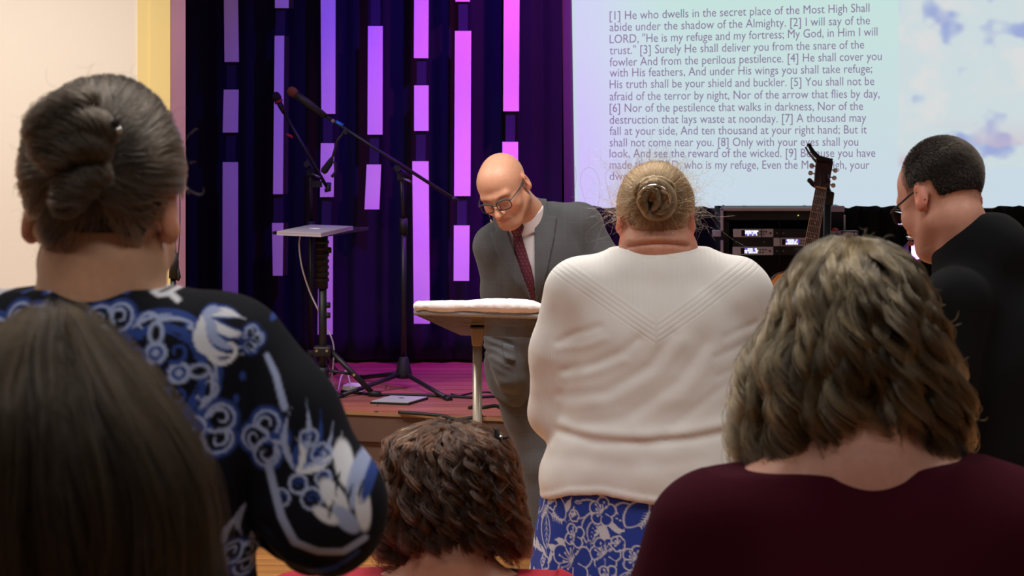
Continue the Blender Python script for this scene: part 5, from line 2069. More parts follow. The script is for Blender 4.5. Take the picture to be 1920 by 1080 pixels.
HEMX = [-.32, -.298, -.26, -.21, -.14, .0, .2, .3]
HEMZ = [.800, .808, .838, .862, .872, .850, .835, .82]


def cutW(p):
    x, z = p[:, 0] - cx, p[:, 2]
    hem = np.interp(x, [-.32, -.298, -.26, -.21, -.14, .0, .2, .3], [.800, .808, .838, .862, .872, .850, .835, .82]) - z
    col = z - (1.401 + .03 * np.abs(x))
    return np.maximum(hem, np.where(np.abs(x) < .14, col, -1))


top = solid_obj('knit_top', S, .0042, knit_material(), white, disp=dispW, cut=cutW, relax=3)
# skirt: a dense sheet so the print can be coloured point by point
NU, NV = 620, 210
th = np.linspace(-math.pi * .5, math.pi * 1.5, NU, endpoint=False)      # starts at the back centre seam
zz = np.concatenate([np.linspace(.90, .62, 150), np.linspace(.612, .22, NV - 150)])
TH, ZZ = np.meshgrid(th, zz, indexing='ij')
a_ = np.interp(ZZ, [.22, .5, .80, .88, .90], [.33, .315, .275, .268, .262])
b_ = np.interp(ZZ, [.22, .5, .80, .88, .90], [.26, .24, .20, .195, .19])
fold = 1 + .035 * np.sin(TH * 11 + 2 * np.sin(ZZ * 5)) * np.clip((.82 - ZZ) / .4, 0, 1)
Vs = np.stack([cx - .0 + a_ * np.cos(TH) * fold, cy - .005 + b_ * np.sin(TH) * fold, ZZ], -1)
ii = np.arange(NU * NV).reshape(NU, NV)
Qs = np.stack([ii[:, :-1], ii[:, 1:], np.roll(ii, -1, 0)[:, 1:], np.roll(ii, -1, 0)[:, :-1]], -1).reshape(-1, 4)
arc = TH + math.pi / 2
arc = np.where(arc > math.pi, arc - 2 * math.pi, arc)
# signed angle from the back centre; left of the photo is negative
X_ = np.where(np.abs(arc) < 1.45, np.sin(np.clip(arc, -1.45, 1.45)) * a_ * (1 + .25 * (1 - np.cos(np.clip(arc, -1.45, 1.45)))), arc * .22)
u = (1235 + X_ * sW).ravel()
v = (HOR + (CAMH - ZZ) * sW).ravel()
BLU, WHT = srgb(36, 62, 158), srgb(206, 208, 218)
pt = Paint(u, v, BLU)
rs = np.random.default_rng(12)
for _ in range(420):
    x_, y_ = rs.uniform(700, 1800), rs.uniform(880, 1400)
    pt.leaf(x_, y_, x_ + rs.uniform(-34, 34), y_ + rs.uniform(-34, 34), rs.uniform(6, 15), rs.uniform(-.3, .3), WHT, 6, 1.2)
# the skirt's far edge is stretched a little: same factor for motif places
UX = lambda x: 1235 + (x - 1235) * (1 + .25 * (1 - math.sqrt(max(0, 1 - min(1, abs(x - 1235) / 240) ** 2))))


def flower(x, y, r, n=5, rot=0, sta=7):
    x = UX(x)
    for g, col in ((2.6, WHT), (0, BLU)):
        for k in range(n):
            a = math.radians(rot + k * 360 / n)
            pt.oval(x + math.cos(a) * r * .55, y - math.sin(a) * r * .55, r * .50 + g, r * .40 + g, math.degrees(a), col, 1)
            pt.oval(x + math.cos(a + .25) * r * .72, y - math.sin(a + .25) * r * .72, r * .28 + g, r * .25 + g, math.degrees(a), col, 1)
    if r > 16:
        for k in range(n):
            a = math.radians(rot + (k + .5) * 360 / n)
            pt.stroke([(x + math.cos(a) * r * .25, y - math.sin(a) * r * .25), (x + math.cos(a) * r * .85, y - math.sin(a) * r * .85)], 2.4, .8, WHT, 1)
    pt.oval(x, y, r * .3, r * .3, 0, BLU, 1)
    for k in range(sta):
        a = math.radians(rot + 40 + k * 200 / sta)
        q = r * (.5 + .22 * (k % 2))
        pt.stroke([(x, y), (x + math.cos(a + .15) * q * .6, y - math.sin(a + .15) * q * .6), (x + math.cos(a) * q, y - math.sin(a) * q)], 1.8, 1.3, WHT, 1)
        pt.oval(x + math.cos(a) * q, y - math.sin(a) * q, 2.0, 2.0, 0, WHT, 1)


def fern(x, y, ln, ang, col, n=6, w=2.4):
    x = UX(x)
    a = math.radians(ang)
    ex, ey = x + math.cos(a) * ln, y - math.sin(a) * ln
    pt.stroke([(x, y), (ex, ey)], 1.6, 1, col, 1.1)
    for k in range(1, n + 1):
        t = k / (n + .6)
        bx, by = x + (ex - x) * t, y + (ey - y) * t
        q = ln * .34 * (1.1 - t * .7)
        for sg in (-1, 1):
            b = a + sg * .75
            pt.leaf(bx, by, bx + math.cos(b) * q, by - math.sin(b) * q, w, .08 * sg, col, 5, 1.1)


def bigleaf(x, y, ln, w, ang, inner=True):
    x = UX(x)
    a = math.radians(ang)
    pt.leaf(x - math.cos(a) * 3, y + math.sin(a) * 3, x + math.cos(a) * (ln + 4), y - math.sin(a) * (ln + 4), w + 5, .06, WHT, 10)
    pt.leaf(x, y, x + math.cos(a) * ln, y - math.sin(a) * ln, w, .06, BLU, 10)
    if inner:
        pt.stroke([(x, y), (x + math.cos(a) * ln * .8, y - math.sin(a) * ln * .8)], 1.4, .8, WHT, 1.1)
        for k in range(1, 6):
            t = k / 6.5
            bx, by = x + math.cos(a) * ln * t, y - math.sin(a) * ln * t
            for sg in (-1, 1):
                b = a + sg * .7
                q = w * .36
                pt.stroke([(bx, by), (bx + math.cos(b) * q, by - math.sin(b) * q)], 1.2, .7, WHT, 1.1)


def stripes(x, y, r, ang):
    x = UX(x)
    pt.leaf(x, y, x + math.cos(math.radians(ang)) * r, y - math.sin(math.radians(ang)) * r, r * .75, 0, WHT, 8)
    for k in range(-3, 4):
        a = math.radians(ang + k * 9)
        pt.leaf(x, y, x + math.cos(a) * r, y - math.sin(a) * r, 4.2, .05 * k, BLU, 8, 1.1)


def beads(x, y, ln, w, ang):
    x = UX(x)
    a = math.radians(ang)
    pt.leaf(x, y, x + math.cos(a) * ln, y - math.sin(a) * ln, w + 5, .1, WHT, 8)
    pt.leaf(x, y, x + math.cos(a) * ln, y - math.sin(a) * ln, w, .1, BLU, 8)
    for k in range(1, 6):
        t = k / 6
        pt.oval(x + math.cos(a) * ln * t - math.sin(a) * 2, y - math.sin(a) * ln * t + 2, 1.7, 1.7, 0, WHT, 1)
        pt.oval(x + math.cos(a) * ln * t + math.sin(a) * 3, y - math.sin(a) * ln * t - 2, 1.2, 1.2, 0, WHT, 1)


def motif_block(dx, dy):
    bigleaf(1018 + dx, 955 + dy, 62, 27, -82)
    bigleaf(1036 + dx, 916 + dy, 46, 30, -55, False)
    fern(1024 + dx, 946 + dy, 38, -18, WHT, 5)
    bigleaf(1106 + dx, 918 + dy, 60, 26, 214, False)
    bigleaf(1100 + dx, 940 + dy, 52, 20, -98, False)
    beads(1112 + dx, 948 + dy, 46, 17, -106)
    bigleaf(1180 + dx, 940 + dy, 44, 28, 150, False)
    pt.oval(UX(1160 + dx), 946 + dy, 20, 13, -20, BLU)
    for k in range(5):
        pt.oval(UX(1148 + k * 6 + dx), 940 + dy + 3 * (k % 2), 1.8, 1.8, 0, WHT, 1)
    stripes(1128 + dx, 951 + dy, 42, -52)
    flower(1122 + dx, 930 + dy, 24, 5, 10)
    flower(1068 + dx, 1022 + dy, 40, 5, 18, 9)
    flower(1127 + dx, 1003 + dy, 27, 6, 0, 8)
    flower(1072 + dx, 978 + dy, 20, 4, 30, 6)
    flower(1133 + dx, 1040 + dy, 17, 4, 50, 5)
    flower(1029 + dx, 928 + dy, 11, 5, 0, 5)
    flower(1071 + dx, 943 + dy, 9, 6, 0, 5)
    flower(1150 + dx, 984 + dy, 12, 6, 15, 5)
    pt.oval(UX(1078 + dx), 922 + dy, 9, 12, 20, BLU)
    for k in range(4):
        pt.arc(UX(1078 + dx), 922 + dy, 2 + 2 * k, 2 + 2 * k, 20, 160, 1, 1, WHT, 8, 1)
    bigleaf(1200 + dx, 915 + dy, 58, 34, -132, False)
    fern(1214 + dx, 922 + dy, 40, 232, WHT, 6)
    fern(1010 + dx, 1075 + dy, 30, 60, BLU, 5)
    pt.stroke([(UX(1008 + dx), 1045 + dy), (UX(1020 + dx), 1053 + dy), (UX(1034 + dx), 1050 + dy)], 5, 4, BLU)
    for k in range(5):
        pt.stroke([(UX(1008 + 6 * k + dx), 1058 + dy), (UX(1010 + 6 * k + dx), 1074 + dy)], 4, 2, BLU)
    pt.stroke([(UX(1163 + dx), 965 + dy), (UX(1166 + dx), 990 + dy), (UX(1162 + dx), 1015 + dy)], 5, 5, BLU)
    pt.stroke([(UX(1113 + dx), 1026 + dy), (UX(1112 + dx), 1045 + dy), (UX(1106 + dx), 1064 + dy)], 5, 4, BLU)
    bigleaf(1085 + dx, 1062 + dy, 26, 12, 10)
    stripes(1060 + dx, 1052 + dy, 32, -85)
    for k in range(6):
        pt.oval(UX(1172 + dx + (k % 3) * 5), 972 + dy + (k // 3) * 6, 2.4, 2.4, 0, BLU)
    flower(1020 + dx, 1036 + dy, 12, 5, 40, 4)
    flower(1180 + dx, 1010 + dy, 22, 5, 0, 7)
    bigleaf(1150 + dx, 1050 + dy, 30, 12, 40)


for dx, dy in ((0, 0), (195, 12), (-190, 8), (20, 165), (-170, 170), (210, 170)):
    motif_block(dx, dy)
sk = link('skirt', fast_mesh('skirt', Vs.reshape(-1, 3), Qs, pt.c), mat('blue_floral_cotton', BLU, .85, attr='col', bump=(300, .1, .001)), white)

hWm = hair_pair('sandy_hair', (.215, .112, .047), .32)
HEADC, HEADR = (0, .016, .026), (.086, .104, .098)


def keep_back(d):
    """scalp area that carries hair, seen from behind: all but face, ears and nape"""
    y, z, x = d[..., 1], d[..., 2], d[..., 0]
    k = np.minimum(y + .62 + np.maximum(0, z) * .5, 1)
    k = np.minimum(k, z + .82)
    side = (y < .35) & (z < -.30)
    return np.where(side, -1, k)


bun_px = PW(1221, 371)
bunW = Vector((bun_px.x, cy - .105, bun_px.z))
loc_t = RW_.transposed() @ (Vector((bunW.x, cy - .085, bunW.z)) - hW)
hp_ = pulled_hair(white, RW_, hW, HEADC, HEADR, loc_t, 9000, keep_back, hWm, HC['sandy_hair'], 5, lift=.005, fly=1500, flylen=.075, flycol=1.25, wav=.05)
q = lambda x, y, d: Vector((PW(x, y).x, cy - .095 - d, PW(x, y).z))
rope([q(1196, 372, .012), q(1200, 352, .014), q(1222, 342, .016), q(1244, 356, .016), q(1249, 378, .016), q(1236, 396, .014), q(1214, 398, .012), q(1199, 386, .01)], .0145, 700, hWm, hp_, 'bun', 3, 3)
rope([q(1204, 392, .022), q(1197, 372, .026), q(1206, 355, .030), q(1216, 358, .030), q(1214, 372, .026)], .012, 450, hWm, hp_, 'bun_coil', 2, 4)
rope([q(1221, 350, .030), q(1224, 366, .030), q(1223, 380, .028), q(1216, 390, .022)], .0085, 300, hWm, hp_, 'bun_coil', 2, 5)
rope([q(1234, 352, .024), q(1242, 368, .026), q(1238, 386, .024), q(1222, 396, .02)], .012, 400, hWm, hp_, 'bun_coil', 2, 6)
rope([q(1186, 366, .004), q(1194, 345, .006), q(1222, 335, .006), q(1250, 345, .006), q(1256, 364, .004)], .010, 350, hWm, hp_, 'bun_coil', 3, 7)
MB().tube(curve([q(1192, 362, .034), q(1200, 350, .040), q(1212, 344, .043), q(1224, 343.5, .044), q(1238, 351, .043), q(1245, 361, .040), q(1248, 376, .034)]), .0024, 8).build('hair_clip', M_chrome, hp_)['label'] = 'silver curved hair clip'

# ---------------------------------------------------------------- woman with wavy hair in the maroon sweater
sM = 1450.0
rootM = Vector(((1615 - 960) / sM, FPX / sM, 0))
cx, cy = rootM.x, rootM.y
hM = Vector(((1612 - 960) / sM, cy + .075, 1.395))
RM_ = Rz(184) @ Rx(30)
J = dict(throat=hM + RM_ @ Vector((0, .022, -.06)), neck=(cx, cy, 1.255), chest=(cx, cy, 1.08), pelvis=(cx, cy, .80), fwd=(0, 1, 0))
for k, sx in (('L', -1), ('R', 1)):
    J['sh' + k] = (cx + sx * .185, cy, 1.165)
    J['el' + k] = (cx + sx * .25, cy + .02, .90)
    J['wr' + k] = (cx + sx * .10, cy + .24, .92)
    J['hip' + k] = (cx + sx * .10, cy, .78)
    J['kn' + k] = (cx + sx * .10, cy + .01, .44)
    J['an' + k] = (cx + sx * .10, cy, .08)
S = Solid()
figure(S, J, .98)
S.cap(J['throat'], (cx, cy - .005, 1.245), .060, .075, k=.03)
S.cap((cx - .10, cy, 1.20), (cx + .10, cy, 1.20), .066, k=.05)
for k, sx in (('L', -1), ('R', 1)):
    hand(S, J['wr' + k], (-sx * .85, .5, .1), (0, .6, .8), -sx, 22, .95)
head(S, RM_, hM)
maroon = body_object(S, 'person seen from behind in a maroon sweater with thick wavy brown hair', None, rootM,
                     skin('skin_maroon_top', srgb(205, 150, 130)),
                     zones_of(zone(hM, .13, .005), zone(Vector((cx, cy + .24, .92)), .12, .006)),
                     skin_cols(srgb(205, 150, 130), RM_, hM), .012)
S = Solid()
S.cap((cx - .15, cy, 1.165), (cx + .15, cy, 1.165), .088, k=.06)
S.cap((cx - .07, cy + .005, 1.19), (cx + .09, cy + .005, 1.19), .085, k=.06)
S.ell((cx, cy - .005, 1.02), (.225, .150, .20), k=.06)
S.ell((cx, cy, .85), (.235, .165, .20), k=.06)
for sx in (-1, 1):
    S.chain([(cx + sx * .195, cy, 1.165), (cx + sx * .238, cy + .01, 1.04), (cx + sx * .25, cy + .02, .90)], [.080, .072, .062], k=.03)
    S.cap((cx + sx * .25, cy + .02, .90), (cx + sx * .11, cy + .225, .92), .062, .045, k=.02)
PM = lambda x, y: P(x, y, sM)


def cutM(p):
    x, z = p[:, 0] - cx, p[:, 2]
    col = z - (1.254 + .05 * x + .02 * (p[:, 1] - cy))
    return np.maximum(np.where(np.abs(x) < .2, col, -1), .70 - z)


M_maroon = mat('maroon_knit', srgb(60, 10, 26), .95, spec=.15, bump=(420, .35, .0012))
mt = solid_obj('sweater', S, .005, M_maroon, maroon, disp=lambda p: .004 * vnoise(p * np.array([8, 8, 12]), 41), cut=cutM, relax=3)
S = Solid()
S.chain([(cx - .10, cy, .80), (cx - .10, cy, .45), (cx - .10, cy, .10)], [.12, .085, .07])
S.chain([(cx + .10, cy, .80), (cx + .10, cy, .45), (cx + .10, cy, .10)], [.12, .085, .07])
M_darktr = mat('dark_trousers', (.012, .012, .016), .85)
solid_obj('trousers', S, .012, M_darktr, maroon, cut=lambda p: .05 - p[:, 2])
hMm = hair_pair('ash_brown_hair', (.062, .042, .020), .22)
# outline of the hair read from its left and right edges
HX, HY = .452, cy + .06
tabM = [(h_, w_, w_ * (1.07 if h_ > 1.42 else .97), d_, f_) for h_, w_, d_, f_ in (
    (1.540, .003, .003, .003), (1.535, .032, .05, .05), (1.519, .061, .088, .085), (1.500, .077, .112, .10), (1.47, .091, .130, .11), (1.435, .103, .14, .115),
    (1.41, .122, .142, .115), (1.385, .139, .140, .115), (1.327, .153, .130, .112), (1.295, .152, .114, .108), (1.25, .143, .092, .10))]




def endM(phi):
    back = np.exp(-(((phi - 4.84 + math.pi) % (2 * math.pi) - math.pi) / .50) ** 2)
    return 1.0 - .19 * back


shell_hair(maroon, (HX, HY), tabM, endM, 230, 60, hMm, HC['ash_brown_hair'], amp=.0115, freq=11.0, rho=.0080, seed=8, root=.30, fly=260, flylen=.022, frizz=.0016, K=34, tintv=.75, r0=.0006, r1=.00025, lay=(.88, 1.0), cap_layer=.86)

# ---------------------------------------------------------------- woman in the navy patterned blouse
sB_ = 1650.0
rootB = Vector(((185 - 960) / sB_, FPX / sB_, 0))
cx, cy = rootB.x, rootB.y
hB = Vector(((188 - 960) / sB_, cy + .03, 1.588))
RB = Rz(176) @ Rx(16)
J = dict(throat=hB + RB @ Vector((0, .022, -.06)), neck=(cx, cy + .0, 1.48), chest=(cx, cy, 1.32), pelvis=(cx, cy, .95), fwd=(0, 1, 0))
for k, sx in (('L', -1), ('R', 1)):
    J['sh' + k] = (cx + sx * .17, cy, 1.42)
    J['el' + k] = (cx + sx * .275, cy - .02, 1.255)
    J['wr' + k] = (cx + sx * .14, cy + .21, 1.24)
    J['hip' + k] = (cx + sx * .10, cy, .93)
    J['kn' + k] = (cx + sx * .10, cy + .01, .50)
    J['an' + k] = (cx + sx * .10, cy, .08)
S = Solid()
figure(S, J, .95)
S.cap(J['throat'], (cx, cy - .0, 1.48), .058, .062, k=.02)
S.cap((cx - .05, cy, 1.435), (cx + .05, cy, 1.435), .06, k=.03)
for k, sx in (('L', -1), ('R', 1)):
    hand(S, J['wr' + k], (-sx * .85, .5, .1), (0, .6, .8), -sx, 22, .95)
head(S, RB, hB)
navy = body_object(S, 'person from behind in navy blouse with white scroll print, grey hair pinned up', None, rootB,
                   skin('skin_navy_top', srgb(222, 172, 140)),
                   zones_of(zone(hB, .13, .004), zone(Vector((cx, cy + .21, 1.24)), .12, .006)),
                   skin_cols(srgb(222, 172, 140), RB, hB, earred=.9), .012)
S = Solid()
S.cap((cx - .12, cy, 1.43), (cx + .12, cy, 1.43), .070, k=.05)
S.cap((cx - .03, cy + .005, 1.45), (cx + .03, cy + .005, 1.45), .078, k=.05)
S.ell((cx, cy - .005, 1.29), (.185, .130, .20), k=.05)
S.ell((cx, cy, 1.08), (.195, .140, .22), k=.05)
for sx in (-1, 1):
    S.chain([(cx + sx * .150, cy, 1.43), (cx + sx * .205, cy - .005, 1.355), (cx + sx * .252, cy - .02, 1.275)], [.068, .068, .068], k=.025)
    S.ell((cx + sx * .255, cy - .015, 1.255), (.066, .066, .070), k=.03)
    S.cap((cx + sx * .255, cy - .015, 1.255), (cx + sx * .16, cy + .185, 1.24), .066, .052, k=.02)


def dispB(p):
    d = .003 * vnoise(p * np.array([12, 12, 8]), 51)
    for pts, dp, w in (([(470, 640), (478, 760), (470, 880), (455, 1000)], .006, .010), ([(500, 1000), (540, 1040), (600, 1060)], .006, .008), ([(520, 960), (560, 1010), (640, 1030)], .006, .008)):
        d = d + crease(p, pts, dp, w, lambda x, y: P(x, y, sB_), cy + .02)
    return d


def cutB(p):
    x, z = p[:, 0] - cx, p[:, 2]
    col = z - (1.508 - .08 * np.maximum(0, np.abs(x) - .05))
    return np.maximum(np.where(np.abs(x) < .115, col, -1), .93 - z)


NAVY, BG, LG, WG = srgb(13, 14, 26), srgb(52, 76, 150), srgb(172, 184, 222), srgb(236, 236, 244)


def blouse_cols(V):
    u, v = 960 + V[:, 0] * sB_, HOR + (CAMH - V[:, 2]) * sB_
    fr = V[:, 1] > cy + .07
    pt = Paint(u, v, NAVY)

    def trefoil(x, y, r, ang):
        for a in (-78, 0, 78):
            q = math.radians(ang + a)
            pt.oval(x + math.cos(q) * r * .55, y - math.sin(q) * r * .55, r * .62, r * .62, 0, BG, 8)
        pt.oval(x - math.cos(math.radians(ang)) * r * .3, y + math.sin(math.radians(ang)) * r * .3, r * .5, r * .45, 0, BG, 8)
        for a in (-78, 0, 78):
            q = math.radians(ang + a)
            X0, Y0_ = x + math.cos(q) * r * .55, y - math.sin(q) * r * .55
            pt.oval(X0, Y0_, r * .36, r * .36, 0, NAVY, 3)
            A0 = ang + a
            pt.arc(X0, Y0_, r * .46, r * .46, A0 - 140, A0 + 140, r * .10, r * .10, LG)
            pt.arc(X0, Y0_, r * .36, r * .10, A0 + 130, A0 - 160, r * .15, r * .05, LG)
            pt.arc(X0, Y0_, r * .55, r * .62, A0 - 60, A0 + 60, r * .02, r * .07, BG)
        for a in (-40, 40, 180):
            q = math.radians(ang + a)
            pt.leaf(x, y, x + math.cos(q) * r * .62, y - math.sin(q) * r * .62, r * .12, .2, LG)

    def medallion(x, y, R0):
        pt.ring(x, y, R0 * 1.0, R0 * .13, BG)
        pt.ring(x, y, R0 * .78, R0 * .10, BG)
        for k in range(12):
            a = k * 30 + 15
            pt.arc(x + math.cos(math.radians(a)) * R0 * .86, y - math.sin(math.radians(a)) * R0 * .86, R0 * .22, R0 * .08, a - 120, a + 130, R0 * .075, R0 * .03, LG if k % 2 else BG)
            pt.arc(x, y, R0 * .98, R0 * .90, a - 24, a + 14, R0 * .02, R0 * .09, LG)
            pt.arc(x, y, R0 * .66, R0 * .72, a - 24, a + 14, R0 * .02, R0 * .06, BG)
        for k in range(4):
            a = math.radians(k * 90 + 4)
            X0, Y0_ = x + math.cos(a) * R0 * .36, y - math.sin(a) * R0 * .36
            pt.oval(X0, Y0_, R0 * .23, R0 * .17, math.degrees(a), BG, 4)
            pt.ring(X0, Y0_, R0 * .15, R0 * .07, LG)
            pt.oval(X0, Y0_, R0 * .06, R0 * .06, 0, LG)
            X1, Y1 = x + math.cos(a) * R0 * .68, y - math.sin(a) * R0 * .68
            pt.oval(X1, Y1, R0 * .20, R0 * .13, math.degrees(a), LG, 3)
            pt.oval(X1, Y1, R0 * .13, R0 * .07, math.degrees(a), NAVY, 3)
            b = a + math.pi / 4
            X2, Y2 = x + math.cos(b) * R0 * .48, y - math.sin(b) * R0 * .48
            pt.arc(X2, Y2, R0 * .18, R0 * .05, math.degrees(b) - 170, math.degrees(b) + 160, R0 * .08, R0 * .04, BG)
        pt.oval(x, y, R0 * .20, R0 * .07, 4, NAVY, 3)
        pt.oval(x, y, R0 * .07, R0 * .22, 4, NAVY, 3)

    def plume(x, y, tips, w):
        for (a, b, bd, col) in tips:
            pt.leaf(x, y, a, b, w * 1.5, bd, BG, 12, 3)
        for (a, b, bd, col) in tips:
            pt.leaf(x, y, a, b, w, bd, col, 12, 2)

    for mx in (lambda x: x, lambda x: 2 * 160 - x):
        m_ = lambda x: mx(x)
        sg = 1 if mx(1) == 1 else -1
        medallion(m_(322), 683, 108)
        trefoil(m_(236), 604, 50, 90 + 45 * sg)
        trefoil(m_(408), 780, 54, 90 - 135 * sg)
        for a, b in (((400, 585), (500, 640)),):
            plume(m_(395), 580, [(m_(505), 618, .12 * sg, WG), (m_(490), 640, .2 * sg, LG), (m_(470), 652, .3 * sg, WG), (m_(440), 660, .3 * sg, WG), (m_(415), 640, -.2 * sg, LG), (m_(470), 590, -.1 * sg, WG), (m_(430), 575, -.12 * sg, LG)], 15)
        pt.arc(m_(440), 640, 30, 12, 200, 420, 10, 5, WG)
        trefoil(m_(480), 625, 24, 0)
        pt.stroke([(m_(512), 655), (m_(530), 690), (m_(548), 745)], 9, 13, LG, 3)
        trefoil(m_(522), 800, 50, 90 + 90 * sg)
        for (a, b, bd, c_) in ((585, 735, .1, LG), (610, 752, .15, BG), (560, 745, -.15, LG), (632, 778, .2, LG), (648, 800, .2, WG), (600, 790, -.2, BG), (570, 800, .2, WG)):
            pt.leaf(m_(572), 860, m_(a), b, 12, bd * sg, c_, 10, 2)
        for (a, b, r_) in ((592, 800, 15), (615, 830, 17), (575, 880, 16), (620, 870, 13), (545, 905, 14), (600, 905, 18)):
            pt.ring(m_(a), b, r_, 5, LG)
            pt.arc(m_(a), b, r_ * .6, 2, 0, 300, 4, 3, BG)
        for (a, b, rx, ry, an, c_) in ((655, 850, 16, 42, 15, WG), (680, 880, 18, 48, -8, LG), (640, 905, 17, 40, 35, WG), (690, 930, 13, 42, 5, WG), (660, 945, 15, 34, 40, LG), (625, 935, 11, 26, 55, WG), (700, 880, 10, 40, -15, BG)):
            pt.oval(m_(a), b, rx, ry, an * sg, c_, 4)
        for (a, b) in ((650, 880), (672, 905), (640, 930), (690, 900)):
            pt.leaf(m_(a), b - 20, m_(a - 6), b + 22, 5, .1, NAVY, 6, 2)
        pt.stroke([(m_(520), 850), (m_(530), 890), (m_(545), 940), (m_(568), 985)], 14, 17, LG, 4)
        pt.stroke([(m_(568), 985), (m_(610), 1003), (m_(655), 1006), (m_(692), 985)], 15, 13, LG, 4)
        pt.stroke([(m_(590), 1050), (m_(640), 1040), (m_(680), 1010)], 12, 8, BG, 5)
        for (a, b, c2, d2) in ((470, 930, 462, 990), (455, 950, 440, 1010), (480, 985, 500, 1060), (430, 1000, 415, 1060)):
            pt.leaf(m_(a), b, m_(c2), d2, 11, .15 * sg, LG, 8, 3)
        trefoil(m_(455), 1030, 34, 90 - 60 * sg)
        trefoil(m_(430), 900 + 250, 60, 90)
        pt.stroke([(m_(296), 536), (m_(312), 546), (m_(330), 544), (m_(346), 556)], 7, 9, WG, 3)
        for (a, b) in ((165, 534), (185, 530), (205, 535), (250, 534)):
            pt.oval(m_(a), b, 9, 5, 30, LG, 3)
            pt.oval(m_(a + 6), b + 5, 6, 4, 0, BG, 3)
        for (a, b) in ((400, 720), (470, 690), (460, 730), (515, 590)):
            pt.oval(m_(a), b, 5, 8, 0, BG, 3)
    pt.c[fr] = pt.c[fr] * .9 + .1 * np.array(NAVY)
    return pt.c


bl = solid_obj('blouse', S, .0025, mat('printed_blouse', NAVY, .85, attr='col', spec=.25), navy, disp=dispB, cut=cutB, color=blouse_cols, relax=2)
S = Solid()
S.ell((cx, cy, .93), (.19, .135, .12))
S.chain([(cx - .09, cy, .88), (cx - .10, cy, .5), (cx - .10, cy, .10)], [.10, .085, .07])
S.chain([(cx + .09, cy, .88), (cx + .10, cy, .5), (cx + .10, cy, .10)], [.10, .085, .07])
solid_obj('trousers', S, .012, M_darktr, navy, cut=lambda p: .05 - p[:, 2])
hBm = hair_pair('grey_brown_hair', (.048, .034, .023), .30)
PB = lambda x, y, d=0: Vector((P(x, y, sB_).x, cy - .085 - d, P(x, y, sB_).z))
tb_ = RB.transposed() @ (Vector((PB(208, 318).x, cy - .075, PB(208, 318).z)) - hB)


def keep_navy(d):
    y, z, x = d[..., 1], d[..., 2], d[..., 0]
    k = np.minimum(y + .62 + np.maximum(0, z) * .5, 1)
    k = np.minimum(k, z + .74)
    side = (y < .22) & (z < -.12) & (np.abs(x) > .5)
    return np.where(side, -1, k)


hb = pulled_hair(navy, RB, hB, (0, .020, .036), (.0885, .112, .112), tb_, 9000, keep_navy, hBm, HC['grey_brown_hair'], 15, r0=.0006, r1=.0003, lift=.008, fly=160, flylen=.03, flycol=1.4, wav=.07, tintv=.75, clump=150)
rope([PB(245, 262, .012), PB(215, 238, .022), PB(180, 236, .026), PB(140, 256, .022), PB(105, 290, .01)], .021, 700, hBm, hb, 'hair_roll', 2, 11, frizz=.003)
rope([PB(238, 285, .016), PB(200, 272, .030), PB(160, 282, .030), PB(128, 310, .018)], .020, 600, hBm, hb, 'hair_roll', 2, 12, frizz=.003)
rope([PB(236, 318, .012), PB(205, 328, .022), PB(175, 350, .022), PB(150, 390, .010)], .022, 600, hBm, hb, 'hair_roll', 2, 13, frizz=.003)
rope([PB(210, 190, .0), PB(170, 200, .018), PB(125, 225, .018), PB(95, 260, .006)], .020, 500, hBm, hb, 'hair_roll', 2, 14, frizz=.003)
pin = MB().tube([PB(246, 226, .022), PB(254, 236, .020)], [.008, .006], 10).build('hair_pin', M_blackmat, hb)
MB().lathe(PB(258, 243, .022), [(.001, -.0045), (.004, -.002), (.0045, 0), (.004, .002), (.001, .0045)], seg=14).build('silver_bead', M_chrome, pin)

# ---------------------------------------------------------------- woman in the red dress (seated), brown curls
sC_ = 1070.0
rootR = Vector(((842 - 960) / sC_, FPX / sC_, 0))
cx, cy = rootR.x, rootR.y
hR = Vector((cx, cy + .10, 1.02))
RR = Rz(178) @ Rx(42)
J = dict(throat=hR + RR @ Vector((0, .03, -.06)), neck=(cx, cy + .0, .915), chest=(cx, cy - .02, .74), pelvis=(cx, cy, .50), fwd=(0, 1, 0))
for k, sx in (('L', -1), ('R', 1)):
    J['sh' + k] = (cx + sx * .17, cy - .01, .84)
    J['el' + k] = (cx + sx * .24, cy + .05, .60)
    J['wr' + k] = (cx + sx * .09, cy + .28, .60)
    J['hip' + k] = (cx + sx * .10, cy + .05, .50)
    J['kn' + k] = (cx + sx * .11, cy + .45, .48)
    J['an' + k] = (cx + sx * .11, cy + .45, .08)
S = Solid()
figure(S, J, .95)
S.cap(J['throat'], (cx, cy + .01, .91), .056, .07, k=.03)
S.cap((cx - .08, cy, .845), (cx + .08, cy, .845), .06, k=.05)
for k, sx in (('L', -1), ('R', 1)):
    hand(S, J['wr' + k], (-sx * .85, .5, -.1), (0, .6, .8), -sx, 22, .95)
head(S, RR, hR)
redp = body_object(S, 'person from behind, low down, with short dark curls and red floral dress', None, rootR,
                   skin('skin_red_dress', srgb(190, 132, 108)),
                   zones_of(zone(hR, .13, .005), zone(Vector((cx, cy + .28, .60)), .12, .006)),
                   skin_cols(srgb(190, 132, 108), RR, hR), .012)
S = Solid()
S.cap((cx - .14, cy, .842), (cx + .14, cy, .842), .070, k=.06)
S.cap((cx - .27, cy, .838), (cx - .13, cy, .848), .066, k=.06)
S.ell((cx, cy - .01, .74), (.19, .135, .17), k=.05)
S.ell((cx, cy, .55), (.20, .15, .16), k=.05)
for sx in (-1, 1):
    S.chain([(cx + sx * .18, cy, .84), (cx + sx * .22, cy + .02, .74)], [.068, .066], k=.03)
    S.chain([(cx + sx * .10, cy + .03, .52), (cx + sx * .11, cy + .42, .49), (cx + sx * .11, cy + .46, .36)], [.115, .10, .09], k=.05)


